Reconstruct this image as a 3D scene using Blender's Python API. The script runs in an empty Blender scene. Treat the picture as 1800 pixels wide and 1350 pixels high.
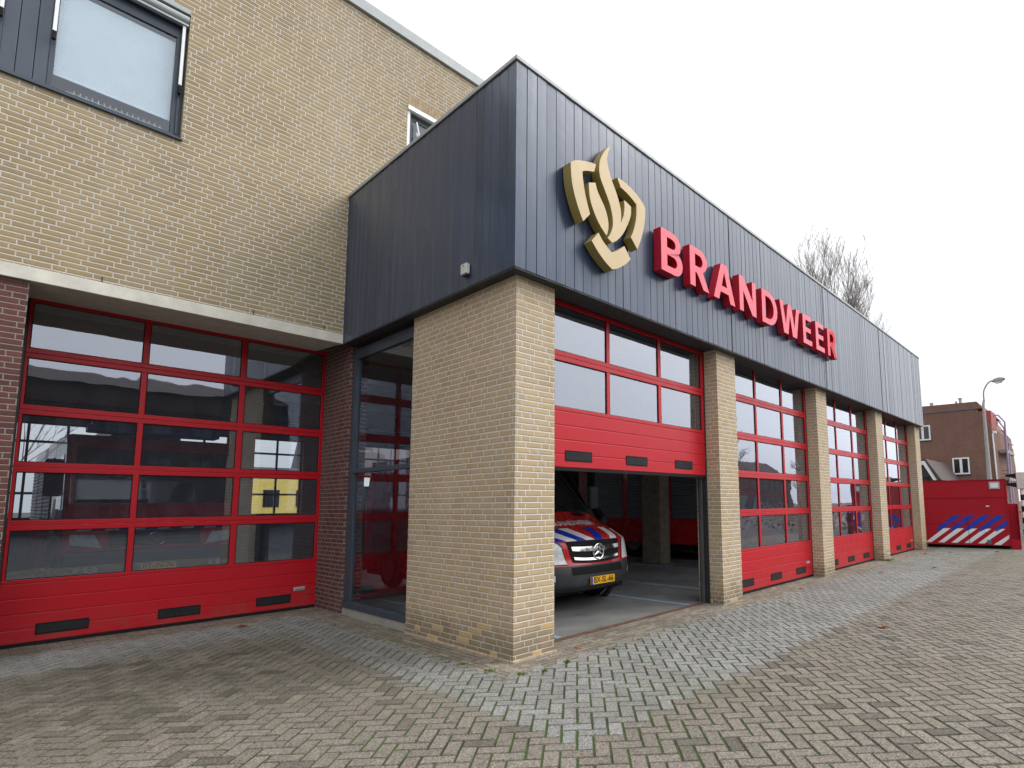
import bpy, bmesh, math, random
from mathutils import Vector, Matrix
random.seed(7)
scene = bpy.context.scene
C = scene.collection
# ------------------------------------------------------------------ camera
YAW, PITCH, ROLL = 0.85325, 0.11005, -0.0106
def cam_axes():
    cy, sy, cp, sp = math.cos(YAW), math.sin(YAW), math.cos(PITCH), math.sin(PITCH)
    f = Vector((sy*cp, cy*cp, sp)); r = Vector((cy, -sy, 0)); u = r.cross(f)
    c, s = math.cos(ROLL), math.sin(ROLL)
    return r*c+u*s, u*c-r*s, f
r_, u_, f_ = cam_axes()
cd = bpy.data.cameras.new('camera'); cam = bpy.data.objects.new('camera', cd); C.objects.link(cam)
cam.matrix_world = Matrix(((r_.x, u_.x, -f_.x, 0), (r_.y, u_.y, -f_.y, 0), (r_.z, u_.z, -f_.z, 1.53), (0, 0, 0, 1)))
cd.sensor_width = 36; cd.lens = 19.69; cd.shift_x = -0.10053; cd.shift_y = 0.05705
cd.clip_start = 0.05; cd.clip_end = 3000
scene.camera = cam
# ------------------------------------------------------------------ world: bright overcast sky
SUN_EL, SUN_AZ = math.radians(46), math.radians(122)      # azimuth clockwise from +Y: sun behind and right of the camera
w = bpy.data.worlds.new('World'); scene.world = w; w.use_nodes = True
nt = w.node_tree; nt.nodes.clear(); N = nt.nodes.new; L = nt.links.new
out = N('ShaderNodeOutputWorld'); bg = N('ShaderNodeBackground'); bg2 = N('ShaderNodeBackground'); add = N('ShaderNodeAddShader')
sky = N('ShaderNodeTexSky'); sky.sky_type = 'NISHITA'; sky.sun_disc = False; sky.sun_elevation = SUN_EL; sky.sun_rotation = SUN_AZ
sky.air_density = 1.0; sky.dust_density = 6.0; sky.ozone_density = 1.0
hs = N('ShaderNodeHueSaturation'); hs.inputs['Saturation'].default_value = 0.35
L(sky.outputs[0], hs.inputs['Color']); L(hs.outputs[0], bg.inputs[0]); bg.inputs[1].default_value = 0.05
tc = N('ShaderNodeTexCoord'); sx = N('ShaderNodeSeparateXYZ'); L(tc.outputs['Generated'], sx.inputs[0])
rp = N('ShaderNodeValToRGB'); cr = rp.color_ramp
cr.elements[0].position = 0.0; cr.elements[0].color = (0.66, 0.69, 0.74, 1)
cr.elements[1].position = 1.0; cr.elements[1].color = (1.45, 1.46, 1.48, 1)
e = cr.elements.new(0.25); e.color = (0.84, 0.86, 0.89, 1)
e = cr.elements.new(0.5); e.color = (1.15, 1.16, 1.18, 1)
cn = N('ShaderNodeTexNoise'); cn.inputs['Scale'].default_value = 1.6; cn.inputs['Detail'].default_value = 5
mp = N('ShaderNodeMapping'); mp.inputs['Scale'].default_value = (1, 1, 2.4); L(tc.outputs['Generated'], mp.inputs[0]); L(mp.outputs[0], cn.inputs[0])
cm = N('ShaderNodeMapRange'); cm.inputs['From Min'].default_value = 0.3; cm.inputs['From Max'].default_value = 0.7
cm.inputs['To Min'].default_value = 0.94; cm.inputs['To Max'].default_value = 1.08; L(cn.outputs[0], cm.inputs[0])
vm = N('ShaderNodeVectorMath'); vm.operation = 'SCALE'
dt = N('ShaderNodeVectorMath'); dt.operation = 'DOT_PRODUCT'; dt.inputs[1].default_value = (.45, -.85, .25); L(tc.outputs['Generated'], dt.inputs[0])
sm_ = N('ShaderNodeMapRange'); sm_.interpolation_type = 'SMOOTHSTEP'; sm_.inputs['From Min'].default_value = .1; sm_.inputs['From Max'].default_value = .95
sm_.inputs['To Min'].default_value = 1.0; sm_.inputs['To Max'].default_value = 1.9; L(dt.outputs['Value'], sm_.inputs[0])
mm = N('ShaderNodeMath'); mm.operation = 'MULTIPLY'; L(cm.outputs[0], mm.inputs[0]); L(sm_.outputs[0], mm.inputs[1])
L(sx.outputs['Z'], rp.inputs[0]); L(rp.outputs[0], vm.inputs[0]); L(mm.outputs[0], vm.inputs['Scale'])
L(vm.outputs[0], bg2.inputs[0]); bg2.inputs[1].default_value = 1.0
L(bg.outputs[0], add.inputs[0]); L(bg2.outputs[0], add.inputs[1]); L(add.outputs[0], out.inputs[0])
# ------------------------------------------------------------------ sun (veiled by cloud)
sd = bpy.data.lights.new('sun', 'SUN'); sd.energy = 1.0; sd.angle = math.radians(22); sd.color = (1, .965, .91)
so = bpy.data.objects.new('sun', sd); C.objects.link(so)
dv = Vector((math.sin(SUN_AZ)*math.cos(SUN_EL), math.cos(SUN_AZ)*math.cos(SUN_EL), math.sin(SUN_EL)))
so.rotation_euler = dv.to_track_quat('Z', 'Y').to_euler(); so.location = dv*60
scene.view_settings.view_transform = 'Standard'; scene.view_settings.look = 'None'
scene.view_settings.exposure = 0.0; scene.view_settings.gamma = 1.0
try:
    scene.cycles.max_bounces = 10; scene.cycles.transparent_max_bounces = 16; scene.cycles.glossy_bounces = 5
except Exception: pass
# ------------------------------------------------------------------ measured layout (metres; camera above the origin)
XC, YF, ZB, ZT = 3.479, 4.368, 3.965, 6.245     # fascia corner, front, underside, top
XP, YP = 3.605, 4.499                          # brick pier faces
YD = 4.735                                     # wing door plane
YW, YB = 8.414, 9.388                          # upper wall front, left door plane
XE = 20.415; YBACK = 20.0; XL = -12.0
PITCHX = 4.067
# ------------------------------------------------------------------ helpers
class MB:
    def __init__(s): s.v = []; s.f = []; s.m = []; s.col = []
    def face(s, pts, mi=0, col=None):
        n = len(s.v); s.v += [tuple(p) for p in pts]; s.f.append(tuple(range(n, n+len(pts)))); s.m.append(mi); s.col.append(col); return s
    def box(s, x0, x1, y0, y1, z0, z1, mi=0):
        if x0 > x1: x0, x1 = x1, x0
        if y0 > y1: y0, y1 = y1, y0
        if z0 > z1: z0, z1 = z1, z0
        n = len(s.v)
        s.v += [(x0,y0,z0),(x1,y0,z0),(x1,y1,z0),(x0,y1,z0),(x0,y0,z1),(x1,y0,z1),(x1,y1,z1),(x0,y1,z1)]
        for q in ((0,3,2,1),(4,5,6,7),(0,1,5,4),(1,2,6,5),(2,3,7,6),(3,0,4,7)):
            s.f.append(tuple(n+i for i in q)); s.m.append(mi); s.col.append(None)
        return s
    def prism(s, poly, axis, a, b, mi=0):
        # poly: 2D points; axis 'x': poly in (y,z); 'y': (x,z); 'z': (x,y)
        def P(p, t):
            return {'x': (t, p[0], p[1]), 'y': (p[0], t, p[1]), 'z': (p[0], p[1], t)}[axis]
        n = len(s.v); k = len(poly)
        s.v += [P(p, a) for p in poly]+[P(p, b) for p in poly]
        s.f.append(tuple(range(n, n+k))); s.f.append(tuple(range(n+2*k-1, n+k-1, -1)))
        for i in range(k):
            j = (i+1) % k; s.f.append((n+i, n+k+i, n+k+j, n+j))
        s.m += [mi]*(k+2); s.col += [None]*(k+2); return s
    def tube(s, pts, rad, seg=8, mi=0, cap=True):
        pts = [Vector(p) for p in pts]; rr = rad if isinstance(rad, (list, tuple)) else [rad]*len(pts)
        n0 = len(s.v); prev = None
        for i, p in enumerate(pts):
            d = (pts[min(i+1, len(pts)-1)]-pts[max(i-1, 0)]).normalized()
            if prev is None:
                a = d.orthogonal().normalized()
            else:
                a = (prev-d*prev.dot(d))
                a = a.normalized() if a.length > 1e-6 else d.orthogonal().normalized()
            prev = a; b = d.cross(a)
            for k in range(seg):
                t = 2*math.pi*k/seg; s.v.append(tuple(p+(a*math.cos(t)+b*math.sin(t))*rr[i]))
        for i in range(len(pts)-1):
            for k in range(seg):
                k2 = (k+1) % seg
                s.f.append((n0+i*seg+k, n0+i*seg+k2, n0+(i+1)*seg+k2, n0+(i+1)*seg+k)); s.m.append(mi); s.col.append(None)
        if cap:
            s.f.append(tuple(n0+k for k in reversed(range(seg)))); s.f.append(tuple(n0+(len(pts)-1)*seg+k for k in range(seg))); s.m += [mi, mi]; s.col += [None]*2
        return s
    def cyl(s, c, axis, r, h, seg=24, mi=0):
        c = Vector(c); a = {'x': Vector((1,0,0)), 'y': Vector((0,1,0)), 'z': Vector((0,0,1))}[axis]
        return s.tube([c-a*h/2, c+a*h/2], r, seg, mi)
    def torus(s, c, R, r, axis='y', seg=28, sg=8, mi=0):
        c = Vector(c); n0 = len(s.v)
        for i in range(seg):
            t = 2*math.pi*i/seg
            for k in range(sg):
                p = 2*math.pi*k/sg; q = R+r*math.cos(p); h = r*math.sin(p)
                o = {'y': (q*math.cos(t), h, q*math.sin(t)), 'x': (h, q*math.cos(t), q*math.sin(t)), 'z': (q*math.cos(t), q*math.sin(t), h)}[axis]
                s.v.append(tuple(c+Vector(o)))
        for i in range(seg):
            for k in range(sg):
                i2 = (i+1) % seg; k2 = (k+1) % sg
                s.f.append((n0+i*sg+k, n0+i2*sg+k, n0+i2*sg+k2, n0+i*sg+k2)); s.m.append(mi); s.col.append(None)
        return s
    def build(s, name, mat, parent=None, origin=None, bevel=0, smooth=False, fix=True):
        me = bpy.data.meshes.new(name)
        o0 = Vector(origin) if origin is not None else Vector((0,0,0))
        me.from_pydata([tuple(Vector(v)-o0) for v in s.v] if origin is not None else s.v, [], s.f)
        mats = mat if isinstance(mat, (list, tuple)) else [mat]
        for m in mats: me.materials.append(m)
        me.polygons.foreach_set('material_index', s.m)
        if any(c is not None for c in s.col):
            at = me.color_attributes.new('tone', 'FLOAT_COLOR', 'CORNER'); k = 0
            for p, c in zip(me.polygons, s.col):
                c = c or (1, 1, 1)
                for li in p.loop_indices: at.data[li].color = (*c, 1)
        if fix and len(s.f) < 30000:
            bm = bmesh.new(); bm.from_mesh(me); bmesh.ops.recalc_face_normals(bm, faces=bm.faces); bm.to_mesh(me); bm.free()
        if smooth: me.polygons.foreach_set('use_smooth', [True]*len(me.polygons))
        me.update()
        o = bpy.data.objects.new(name, me); C.objects.link(o)
        if origin is not None: o.location = o0
        if parent is not None: o.parent = parent
        if bevel:
            b = o.modifiers.new('bevel', 'BEVEL'); b.width = bevel; b.segments = 2; b.limit_method = 'ANGLE'; b.angle_limit = math.radians(35)
        return o
def tag(o, label=None, cat=None, group=None, kind=None):
    if label: o['label'] = label
    if cat: o['category'] = cat
    if group: o['group'] = group
    if kind: o['kind'] = kind
    return o
def thing(name, label, cat, loc=(0,0,0), rz=0, group=None):
    o = bpy.data.objects.new(name, None); C.objects.link(o); o.location = loc; o.rotation_euler = (0,0,rz); o.empty_display_size = .2
    return tag(o, label, cat, group)
def child_world(o, parent):          # keep a mesh built in world coordinates where it is under an Empty
    o.parent = parent; o.matrix_parent_inverse = Matrix.Translation(-Vector(parent.location)) if parent.rotation_euler.z == 0 else parent.matrix_basis.inverted()
    return o
# ------------------------------------------------------------------ materials
def mat(name):
    m = bpy.data.materials.new(name); m.use_nodes = True; t = m.node_tree
    b = t.nodes['Principled BSDF']; return m, t, b
def nmath(t, op, a, b=None, c=None, clamp=False):
    n = t.nodes.new('ShaderNodeMath'); n.operation = op; n.use_clamp = clamp
    for i, v in enumerate((a, b, c)):
        if v is None: continue
        if hasattr(v, 'links') or hasattr(v, 'is_linked'): t.links.new(v, n.inputs[i])
        else: n.inputs[i].default_value = v
    return n.outputs[0]
def noise(t, vec, scale, detail=3, rough=.55, dist=0):
    n = t.nodes.new('ShaderNodeTexNoise'); n.inputs['Scale'].default_value = scale; n.inputs['Detail'].default_value = detail
    n.inputs['Roughness'].default_value = rough; n.inputs['Distortion'].default_value = dist
    if vec is not None: t.links.new(vec, n.inputs['Vector'])
    return n.outputs['Fac']
def ramp(t, fac, stops):
    n = t.nodes.new('ShaderNodeValToRGB'); e = n.color_ramp.elements
    e[0].position, e[0].color = stops[0][0], (*stops[0][1], 1)
    e[1].position, e[1].color = stops[-1][0], (*stops[-1][1], 1)
    for p, c in stops[1:-1]: x = e.new(p); x.color = (*c, 1)
    t.links.new(fac, n.inputs[0]); return n.outputs[0]
def mixc(t, fac, a, b, mode='MIX'):
    n = t.nodes.new('ShaderNodeMix'); n.data_type = 'RGBA'; n.blend_type = mode
    for i, v in ((0, fac), (6, a), (7, b)):
        if hasattr(v, 'is_linked'): t.links.new(v, n.inputs[i])
        else: n.inputs[i].default_value = v if i == 0 else (*v, 1)
    return n.outputs[2]
def maprange(t, v, a, b, c=0, d=1):
    n = t.nodes.new('ShaderNodeMapRange'); t.links.new(v, n.inputs[0])
    for i, x in enumerate((a, b, c, d)): n.inputs[i+1].default_value = x
    return n.outputs[0]
def position(t): return t.nodes.new('ShaderNodeNewGeometry').outputs['Position']
def objco(t): return t.nodes.new('ShaderNodeTexCoord').outputs['Object']
def bump(t, b, h, strength=.3, dist=.01):
    n = t.nodes.new('ShaderNodeBump'); n.inputs['Strength'].default_value = strength; n.inputs['Distance'].default_value = dist
    t.links.new(h, n.inputs['Height']); t.links.new(n.outputs[0], b.inputs['Normal']); return n
def plain(name, col, rough=.5, metal=0, var=.12, vscale=6, bmp=0, bscale=200, coat=0, spec=.5):
    m, t, b = mat(name); p = position(t)
    nz = noise(t, p, vscale, 4)
    c = mixc(t, maprange(t, nz, .3, .7, 0, 1), tuple(x*(1-var) for x in col), tuple(min(1, x*(1+var)) for x in col))
    t.links.new(c, b.inputs['Base Color'])
    t.links.new(maprange(t, noise(t, p, vscale*2.3, 3), .3, .7, max(0, rough-.07), min(1, rough+.07)), b.inputs['Roughness'])
    b.inputs['Metallic'].default_value = metal; b.inputs['Coat Weight'].default_value = coat; b.inputs['Coat Roughness'].default_value = .08
    b.inputs['Specular IOR Level'].default_value = spec
    if bmp: bump(t, b, noise(t, p, bscale, 3), bmp, .004)
    return m
def brick(name, dark, mid, light, mortar, stain=False, course=.0625, unit=.11, jw=.011, moss=False):
    """wild bond: random runs of stretchers and headers, coordinates in world metres"""
    m, t, b = mat(name); p = position(t)
    sp = t.nodes.new('ShaderNodeSeparateXYZ'); t.links.new(p, sp.inputs[0])
    wob = nmath(t, 'MULTIPLY', nmath(t, 'SUBTRACT', noise(t, p, 9, 3), .5), .007)
    zz = nmath(t, 'ADD', nmath(t, 'DIVIDE', nmath(t, 'ADD', sp.outputs['Z'], wob), course), 400)
    row = nmath(t, 'FLOOR', zz); fz = nmath(t, 'FRACT', zz)
    wn = t.nodes.new('ShaderNodeTexWhiteNoise'); wn.noise_dimensions = '1D'; t.links.new(row, wn.inputs['W'])
    off = nmath(t, 'FLOOR', nmath(t, 'MULTIPLY', wn.outputs['Value'], 13))
    even = nmath(t, 'MULTIPLY', nmath(t, 'MODULO', row, 2), .5)
    uu = nmath(t, 'ADD', nmath(t, 'ADD', sp.outputs['X'], sp.outputs['Y']), wob)
    u = nmath(t, 'ADD', nmath(t, 'ADD', nmath(t, 'DIVIDE', uu, unit), 1400), nmath(t, 'ADD', off, even))
    md = nmath(t, 'MODULO', u, 7); blk = nmath(t, 'FLOOR', nmath(t, 'DIVIDE', u, 7))
    st = nmath(t, 'MULTIPLY', nmath(t, 'FLOOR', nmath(t, 'DIVIDE', md, 2)), 2)
    ln = nmath(t, 'ADD', 1, nmath(t, 'LESS_THAN', st, 5.5))
    fx = nmath(t, 'SUBTRACT', md, st)
    dx = nmath(t, 'MULTIPLY', nmath(t, 'MINIMUM', fx, nmath(t, 'SUBTRACT', ln, fx)), unit)
    dz = nmath(t, 'MULTIPLY', nmath(t, 'MINIMUM', fz, nmath(t, 'SUBTRACT', 1, fz)), course)
    d = nmath(t, 'ADD', nmath(t, 'MINIMUM', dx, dz), nmath(t, 'MULTIPLY', nmath(t, 'SUBTRACT', noise(t, p, 70, 3), .5), .0035))
    face = maprange(t, d, jw/2-.0012, jw/2+.0018)
    idv = t.nodes.new('ShaderNodeCombineXYZ')
    t.links.new(nmath(t, 'ADD', nmath(t, 'MULTIPLY', blk, 7), st), idv.inputs[0]); t.links.new(row, idv.inputs[1])
    w2 = t.nodes.new('ShaderNodeTexWhiteNoise'); w2.noise_dimensions = '3D'; t.links.new(idv.outputs[0], w2.inputs['Vector'])
    c = ramp(t, w2.outputs['Value'], [(0, dark), (.16, dark), (.3, mid), (.68, mid), (.9, light), (1, light)])
    c = mixc(t, .55, c, mixc(t, noise(t, p, 45, 5), tuple(x*.72 for x in mid), tuple(x*1.2 for x in light)))
    c = mixc(t, maprange(t, noise(t, p, .9, 3), .35, .7, 0, .3), c, tuple(x*.75 for x in dark))
    mps = t.nodes.new('ShaderNodeMapping'); mps.inputs['Scale'].default_value = (1.6, 1.6, .45); t.links.new(p, mps.inputs[0])
    c = mixc(t, maprange(t, noise(t, mps.outputs[0], 1.3, 6, .62), .48, .72, 0, .30), c, tuple(.5*(x+y) for x, y in zip(light, mortar)))
    c = mixc(t, maprange(t, noise(t, mps.outputs[0], 2.1, 6, .65, .8), .56, .76, 0, .28), c, tuple(x*.6 for x in dark))
    mc = mixc(t, noise(t, p, 30, 4), tuple(x*.82 for x in mortar), mortar)
    if stain:   # rising damp: darker dirt in the lowest courses with flaked yellow bricks
        lo = maprange(t, nmath(t, 'ADD', sp.outputs['Z'], nmath(t, 'MULTIPLY', noise(t, p, 3.2, 4), .5)), .36, .66, 1, 0)
        keep = nmath(t, 'LESS_THAN', w2.outputs['Value'], .86)
        c = mixc(t, nmath(t, 'MULTIPLY', nmath(t, 'MULTIPLY', lo, keep), .62), c, (.13,.105,.065))
        c = mixc(t, nmath(t, 'MULTIPLY', maprange(t, nmath(t, 'ADD', sp.outputs['Z'], noise(t, p, 6, 4)), 1.15, .85), nmath(t, 'MULTIPLY', nmath(t, 'GREATER_THAN', w2.outputs['Value'], .88), maprange(t, noise(t, p, 22, 4), .35, .55))), c, (.49, .335, .14))
        mc = mixc(t, nmath(t, 'MULTIPLY', lo, .5), mc, (.27, .25, .2))
    col = mixc(t, face, mc, c)
    t.links.new(col, b.inputs['Base Color']); b.inputs['Roughness'].default_value = .85
    b.inputs['Specular IOR Level'].default_value = .25
    h = nmath(t, 'ADD', maprange(t, d, jw/2-.004, jw/2+.004), nmath(t, 'MULTIPLY', noise(t, p, 140, 4), .25))
    h = nmath(t, 'ADD', h, nmath(t, 'MULTIPLY', w2.outputs['Value'], .25))
    bump(t, b, h, .85, .006)
    return m
M = {}
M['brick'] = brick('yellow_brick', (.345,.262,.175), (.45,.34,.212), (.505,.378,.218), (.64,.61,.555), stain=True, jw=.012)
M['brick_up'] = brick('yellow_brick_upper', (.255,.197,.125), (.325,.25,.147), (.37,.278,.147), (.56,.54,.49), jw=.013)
M['redbrick'] = brick('red_brick', (.06,.035,.034), (.12,.048,.042), (.17,.065,.055), (.27,.245,.22))
M['farbrick'] = brick('brown_brick', (.13,.065,.05), (.19,.09,.068), (.24,.12,.085), (.24,.2,.17), jw=.009)
def paint(name, col, rough=.32, grain=.05, coat=.0, splash=False):
    m, t, b = mat(name); p = position(t)
    d = noise(t, p, 2.2, 5, .6)
    c = mixc(t, maprange(t, d, .4, .75, 0, .18), col, tuple(x*.72+.012 for x in col))
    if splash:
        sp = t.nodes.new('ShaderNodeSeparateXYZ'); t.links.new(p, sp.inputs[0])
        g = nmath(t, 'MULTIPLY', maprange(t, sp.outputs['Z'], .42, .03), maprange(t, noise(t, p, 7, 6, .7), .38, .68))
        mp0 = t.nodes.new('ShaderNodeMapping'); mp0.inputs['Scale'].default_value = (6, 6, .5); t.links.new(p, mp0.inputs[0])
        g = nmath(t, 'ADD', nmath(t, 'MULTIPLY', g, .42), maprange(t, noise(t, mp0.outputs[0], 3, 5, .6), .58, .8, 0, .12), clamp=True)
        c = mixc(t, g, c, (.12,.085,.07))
    t.links.new(c, b.inputs['Base Color'])
    t.links.new(maprange(t, noise(t, p, 5, 4), .3, .7, rough-.06, rough+.08), b.inputs['Roughness'])
    b.inputs['Coat Weight'].default_value = coat; b.inputs['Specular IOR Level'].default_value = .34
    mp = t.nodes.new('ShaderNodeMapping'); mp.inputs['Scale'].default_value = (1, 1, 6); t.links.new(p, mp.inputs[0])
    bump(t, b, noise(t, mp.outputs[0], 90, 3), grain, .003); return m
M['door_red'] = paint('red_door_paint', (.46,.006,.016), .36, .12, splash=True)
M['truck_red'] = paint('fire_red_paint', (.55,.018,.018), .25, .02, .4)
M['cont_red'] = paint('container_red', (.36,.008,.020), .55, .06)
M['cont_red'].node_tree.nodes['Principled BSDF'].inputs['Specular IOR Level'].default_value = .2
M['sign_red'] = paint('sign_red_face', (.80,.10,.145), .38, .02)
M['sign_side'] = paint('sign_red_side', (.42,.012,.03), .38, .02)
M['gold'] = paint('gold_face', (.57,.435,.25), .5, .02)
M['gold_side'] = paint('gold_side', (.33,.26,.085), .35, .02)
def cladding_mat():
    m, t, b = mat('slate_blue_cladding'); p = position(t)
    sp = t.nodes.new('ShaderNodeSeparateXYZ'); t.links.new(p, sp.inputs[0])
    cell = nmath(t, 'FLOOR', nmath(t, 'DIVIDE', nmath(t, 'ADD', nmath(t, 'SUBTRACT', sp.outputs['X'], XC), nmath(t, 'SUBTRACT', sp.outputs['Y'], YF)), .1425))
    wn = t.nodes.new('ShaderNodeTexWhiteNoise'); wn.noise_dimensions = '1D'; t.links.new(cell, wn.inputs['W'])
    c = mixc(t, wn.outputs['Value'], (.027,.040,.072), (.037,.052,.090))
    mp = t.nodes.new('ShaderNodeMapping'); mp.inputs['Scale'].default_value = (5, 5, .5); t.links.new(p, mp.inputs[0])
    c = mixc(t, maprange(t, noise(t, mp.outputs[0], 2.5, 4), .5, .8, 0, .3), c, (.13,.14,.16))
    t.links.new(c, b.inputs['Base Color'])
    t.links.new(maprange(t, wn.outputs['Value'], 0, 1, .26, .38), b.inputs['Roughness'])
    mp2 = t.nodes.new('ShaderNodeMapping'); mp2.inputs['Scale'].default_value = (1, 1, .35); t.links.new(p, mp2.inputs[0])
    b.inputs['Coat Weight'].default_value = .16; b.inputs['Coat Roughness'].default_value = .12; b.inputs['Specular Tint'].default_value = (.72, .82, 1, 1); b.inputs['Specular IOR Level'].default_value = .45
    h = nmath(t, 'ADD', noise(t, mp2.outputs[0], 60, 3), nmath(t, 'MULTIPLY', noise(t, p, 3.0, 2), 3))
    bump(t, b, h, .16, .006); return m
M['clad'] = cladding_mat()
M['dark'] = plain('dark_trim', (.025,.027,.03), .45)
M['soffit'] = plain('dark_soffit', (.03,.031,.034), .6)
M['alu'] = plain('aluminium_trim', (.33,.355,.36), .5, .05, .06)
M['alu_dk'] = plain('dark_aluminium', (.12,.13,.14), .35, .5)
M['cream'] = plain('cream_concrete', (.60,.58,.51), .75, bmp=.15)
M['cream_dk'] = plain('painted_soffit', (.36,.33,.28), .85, bmp=.1)
M['bluefr'] = paint('blue_grey_frame', (.045,.06,.082), .35, .03)
M['panelblue'] = paint('blue_grey_panel', (.06,.077,.105), .42, .03)
M['concrete'] = plain('grey_concrete', (.30,.29,.26), .85, bmp=.3, bscale=80)
M['intwall'] = plain('interior_wall', (.30,.30,.30), .8)
M['intceil'] = plain('interior_ceiling', (.36,.35,.33), .8)
M['white'] = plain('white_paint', (.75,.76,.77), .45, var=.04)
M['blind'] = plain('blind_fabric', (.86,.88,.90), .7, var=.03)
M['rubber'] = plain('black_rubber', (.012,.012,.013), .8, spec=.2)
M['plastic'] = plain('dark_plastic', (.03,.033,.037), .5)
M['chrome'] = plain('chrome', (.75,.76,.78), .12, 1, .03)
M['blue'] = paint('signal_blue', (.01,.035,.38), .35, .02)
M['whitest'] = paint('white_stripe', (.74,.74,.76), .35, .02)
M['plate'] = paint('yellow_plate', (.86,.47,.02), .4, .02)
M['ink'] = plain('black_lettering', (.012,.012,.012), .5)
M['lettering'] = plain('white_lettering', (.75,.72,.70), .45)
M['shutter'] = plain('grey_shutter', (.20,.215,.24), .4, .4)
M['lightgrey'] = plain('pale_grey_plastic', (.55,.55,.52), .5)
M['pole'] = plain('grey_pole', (.36,.36,.35), .5, .3)
M['rust'] = plain('rusty_steel', (.13,.065,.045), .75, .2, .4, 12)
M['roofing'] = plain('roof_gravel', (.16,.16,.155), .9)
M['tile'] = plain('roof_tiles', (.07,.05,.048), .8)
M['asphalt'] = plain('asphalt', (.04,.04,.04), .85, bmp=.3)
M['lilac'] = plain('lilac_steel', (.42,.33,.46), .5)
M['yellowwall'] = plain('yellow_render', (.62,.48,.12), .8)
M['hedge'] = plain('hedge_leaves', (.05,.07,.025), .8, var=.4, vscale=3)
def floor_mat():
    m, t, b = mat('polished_floor'); p = position(t)
    c = ramp(t, noise(t, p, .8, 6, .65), [(.3, (.11,.115,.115)), (.5, (.19,.195,.19)), (.72, (.25,.25,.235))])
    c = mixc(t, maprange(t, noise(t, p, 2.7, 4), .58, .75, 0, .5), c, (.07,.065,.055))
    t.links.new(c, b.inputs['Base Color']); t.links.new(maprange(t, noise(t, p, 3, 3), .3, .7, .3, .55), b.inputs['Roughness']); return m
M['floor'] = floor_mat()
def glass(name, tint=(.82,.86,.88), boost=1.0, wav=.25, scale=2.2, base=0.0, thru=1.0, dust_haze=0.0):
    m = bpy.data.materials.new(name); m.use_nodes = True; t = m.node_tree; t.nodes.clear()
    o = t.nodes.new('ShaderNodeOutputMaterial'); mx = t.nodes.new('ShaderNodeMixShader')
    tr = t.nodes.new('ShaderNodeBsdfTransparent'); tr.inputs[0].default_value = (*[x*thru for x in tint], 1)
    gl = t.nodes.new('ShaderNodeBsdfGlossy'); gl.inputs['Roughness'].default_value = .012; gl.inputs['Color'].default_value = (.84,.89,1.0,1)
    fr = t.nodes.new('ShaderNodeFresnel'); fr.inputs[0].default_value = 1.52
    ge = t.nodes.new('ShaderNodeNewGeometry')
    k = nmath(t, 'MULTIPLY', nmath(t, 'ADD', nmath(t, 'MULTIPLY', fr.outputs[0], boost), base), nmath(t, 'SUBTRACT', 1, ge.outputs['Backfacing']), clamp=True)
    if wav:
        h = nmath(t, 'ADD', noise(t, ge.outputs['Position'], scale, 1.5, .4, .6), nmath(t, 'MULTIPLY', noise(t, ge.outputs['Position'], scale*3, 1), .05))
        bn = t.nodes.new('ShaderNodeBump'); bn.inputs['Strength'].default_value = wav; bn.inputs['Distance'].default_value = .02
        t.links.new(h, bn.inputs['Height']); t.links.new(bn.outputs[0], gl.inputs['Normal'])
    thr = tr.outputs[0]
    if dust_haze:     # scratched, dusty acrylic, plus a bluish haze mixed in to lift the dark bay
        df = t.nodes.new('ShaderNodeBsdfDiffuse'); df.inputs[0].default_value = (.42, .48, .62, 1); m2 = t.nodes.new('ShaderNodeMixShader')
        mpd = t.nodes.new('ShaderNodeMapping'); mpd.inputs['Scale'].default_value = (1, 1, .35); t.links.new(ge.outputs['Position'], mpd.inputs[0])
        t.links.new(maprange(t, noise(t, mpd.outputs[0], 4, 6, .65, 1.5), .3, .7, dust_haze*.55, dust_haze*1.6), m2.inputs[0]); t.links.new(tr.outputs[0], m2.inputs[1]); t.links.new(df.outputs[0], m2.inputs[2]); thr = m2.outputs[0]
    t.links.new(k, mx.inputs[0]); t.links.new(thr, mx.inputs[1]); t.links.new(gl.outputs[0], mx.inputs[2]); t.links.new(mx.outputs[0], o.inputs[0])
    return m
M['glass'] = glass('door_pane', tint=(.88,.91,.94), boost=1.8, wav=.10, scale=1.3, base=.15, dust_haze=.022)
M['winglass'] = glass('window_pane', boost=1.6, wav=0)
M['clearglass'] = glass('clear_pane', boost=1.2, wav=.04, scale=1.2, base=.0)
M['vehglass'] = plain('dark_vehicle_glass', (.012,.014,.016), .06, spec=.8)
M['lens'] = plain('lamp_lens', (.78,.80,.82), .12, .0, .2, 20)
def peel():
    m, t, b = mat('peeling_red_face'); p = position(t)
    sp = t.nodes.new('ShaderNodeSeparateXYZ'); t.links.new(p, sp.inputs[0])
    k = nmath(t, 'ADD', noise(t, p, 5, 3), nmath(t, 'MULTIPLY', nmath(t, 'SUBTRACT', sp.outputs['X'], 11.9), 1.1))
    c = mixc(t, maprange(t, k, .56, .58), (.80,.10,.145), (.66,.002,.012)); t.links.new(c, b.inputs['Base Color']); b.inputs['Roughness'].default_value = .45; b.inputs['Specular IOR Level'].default_value = .12; return m
M['peel'] = peel()
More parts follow.
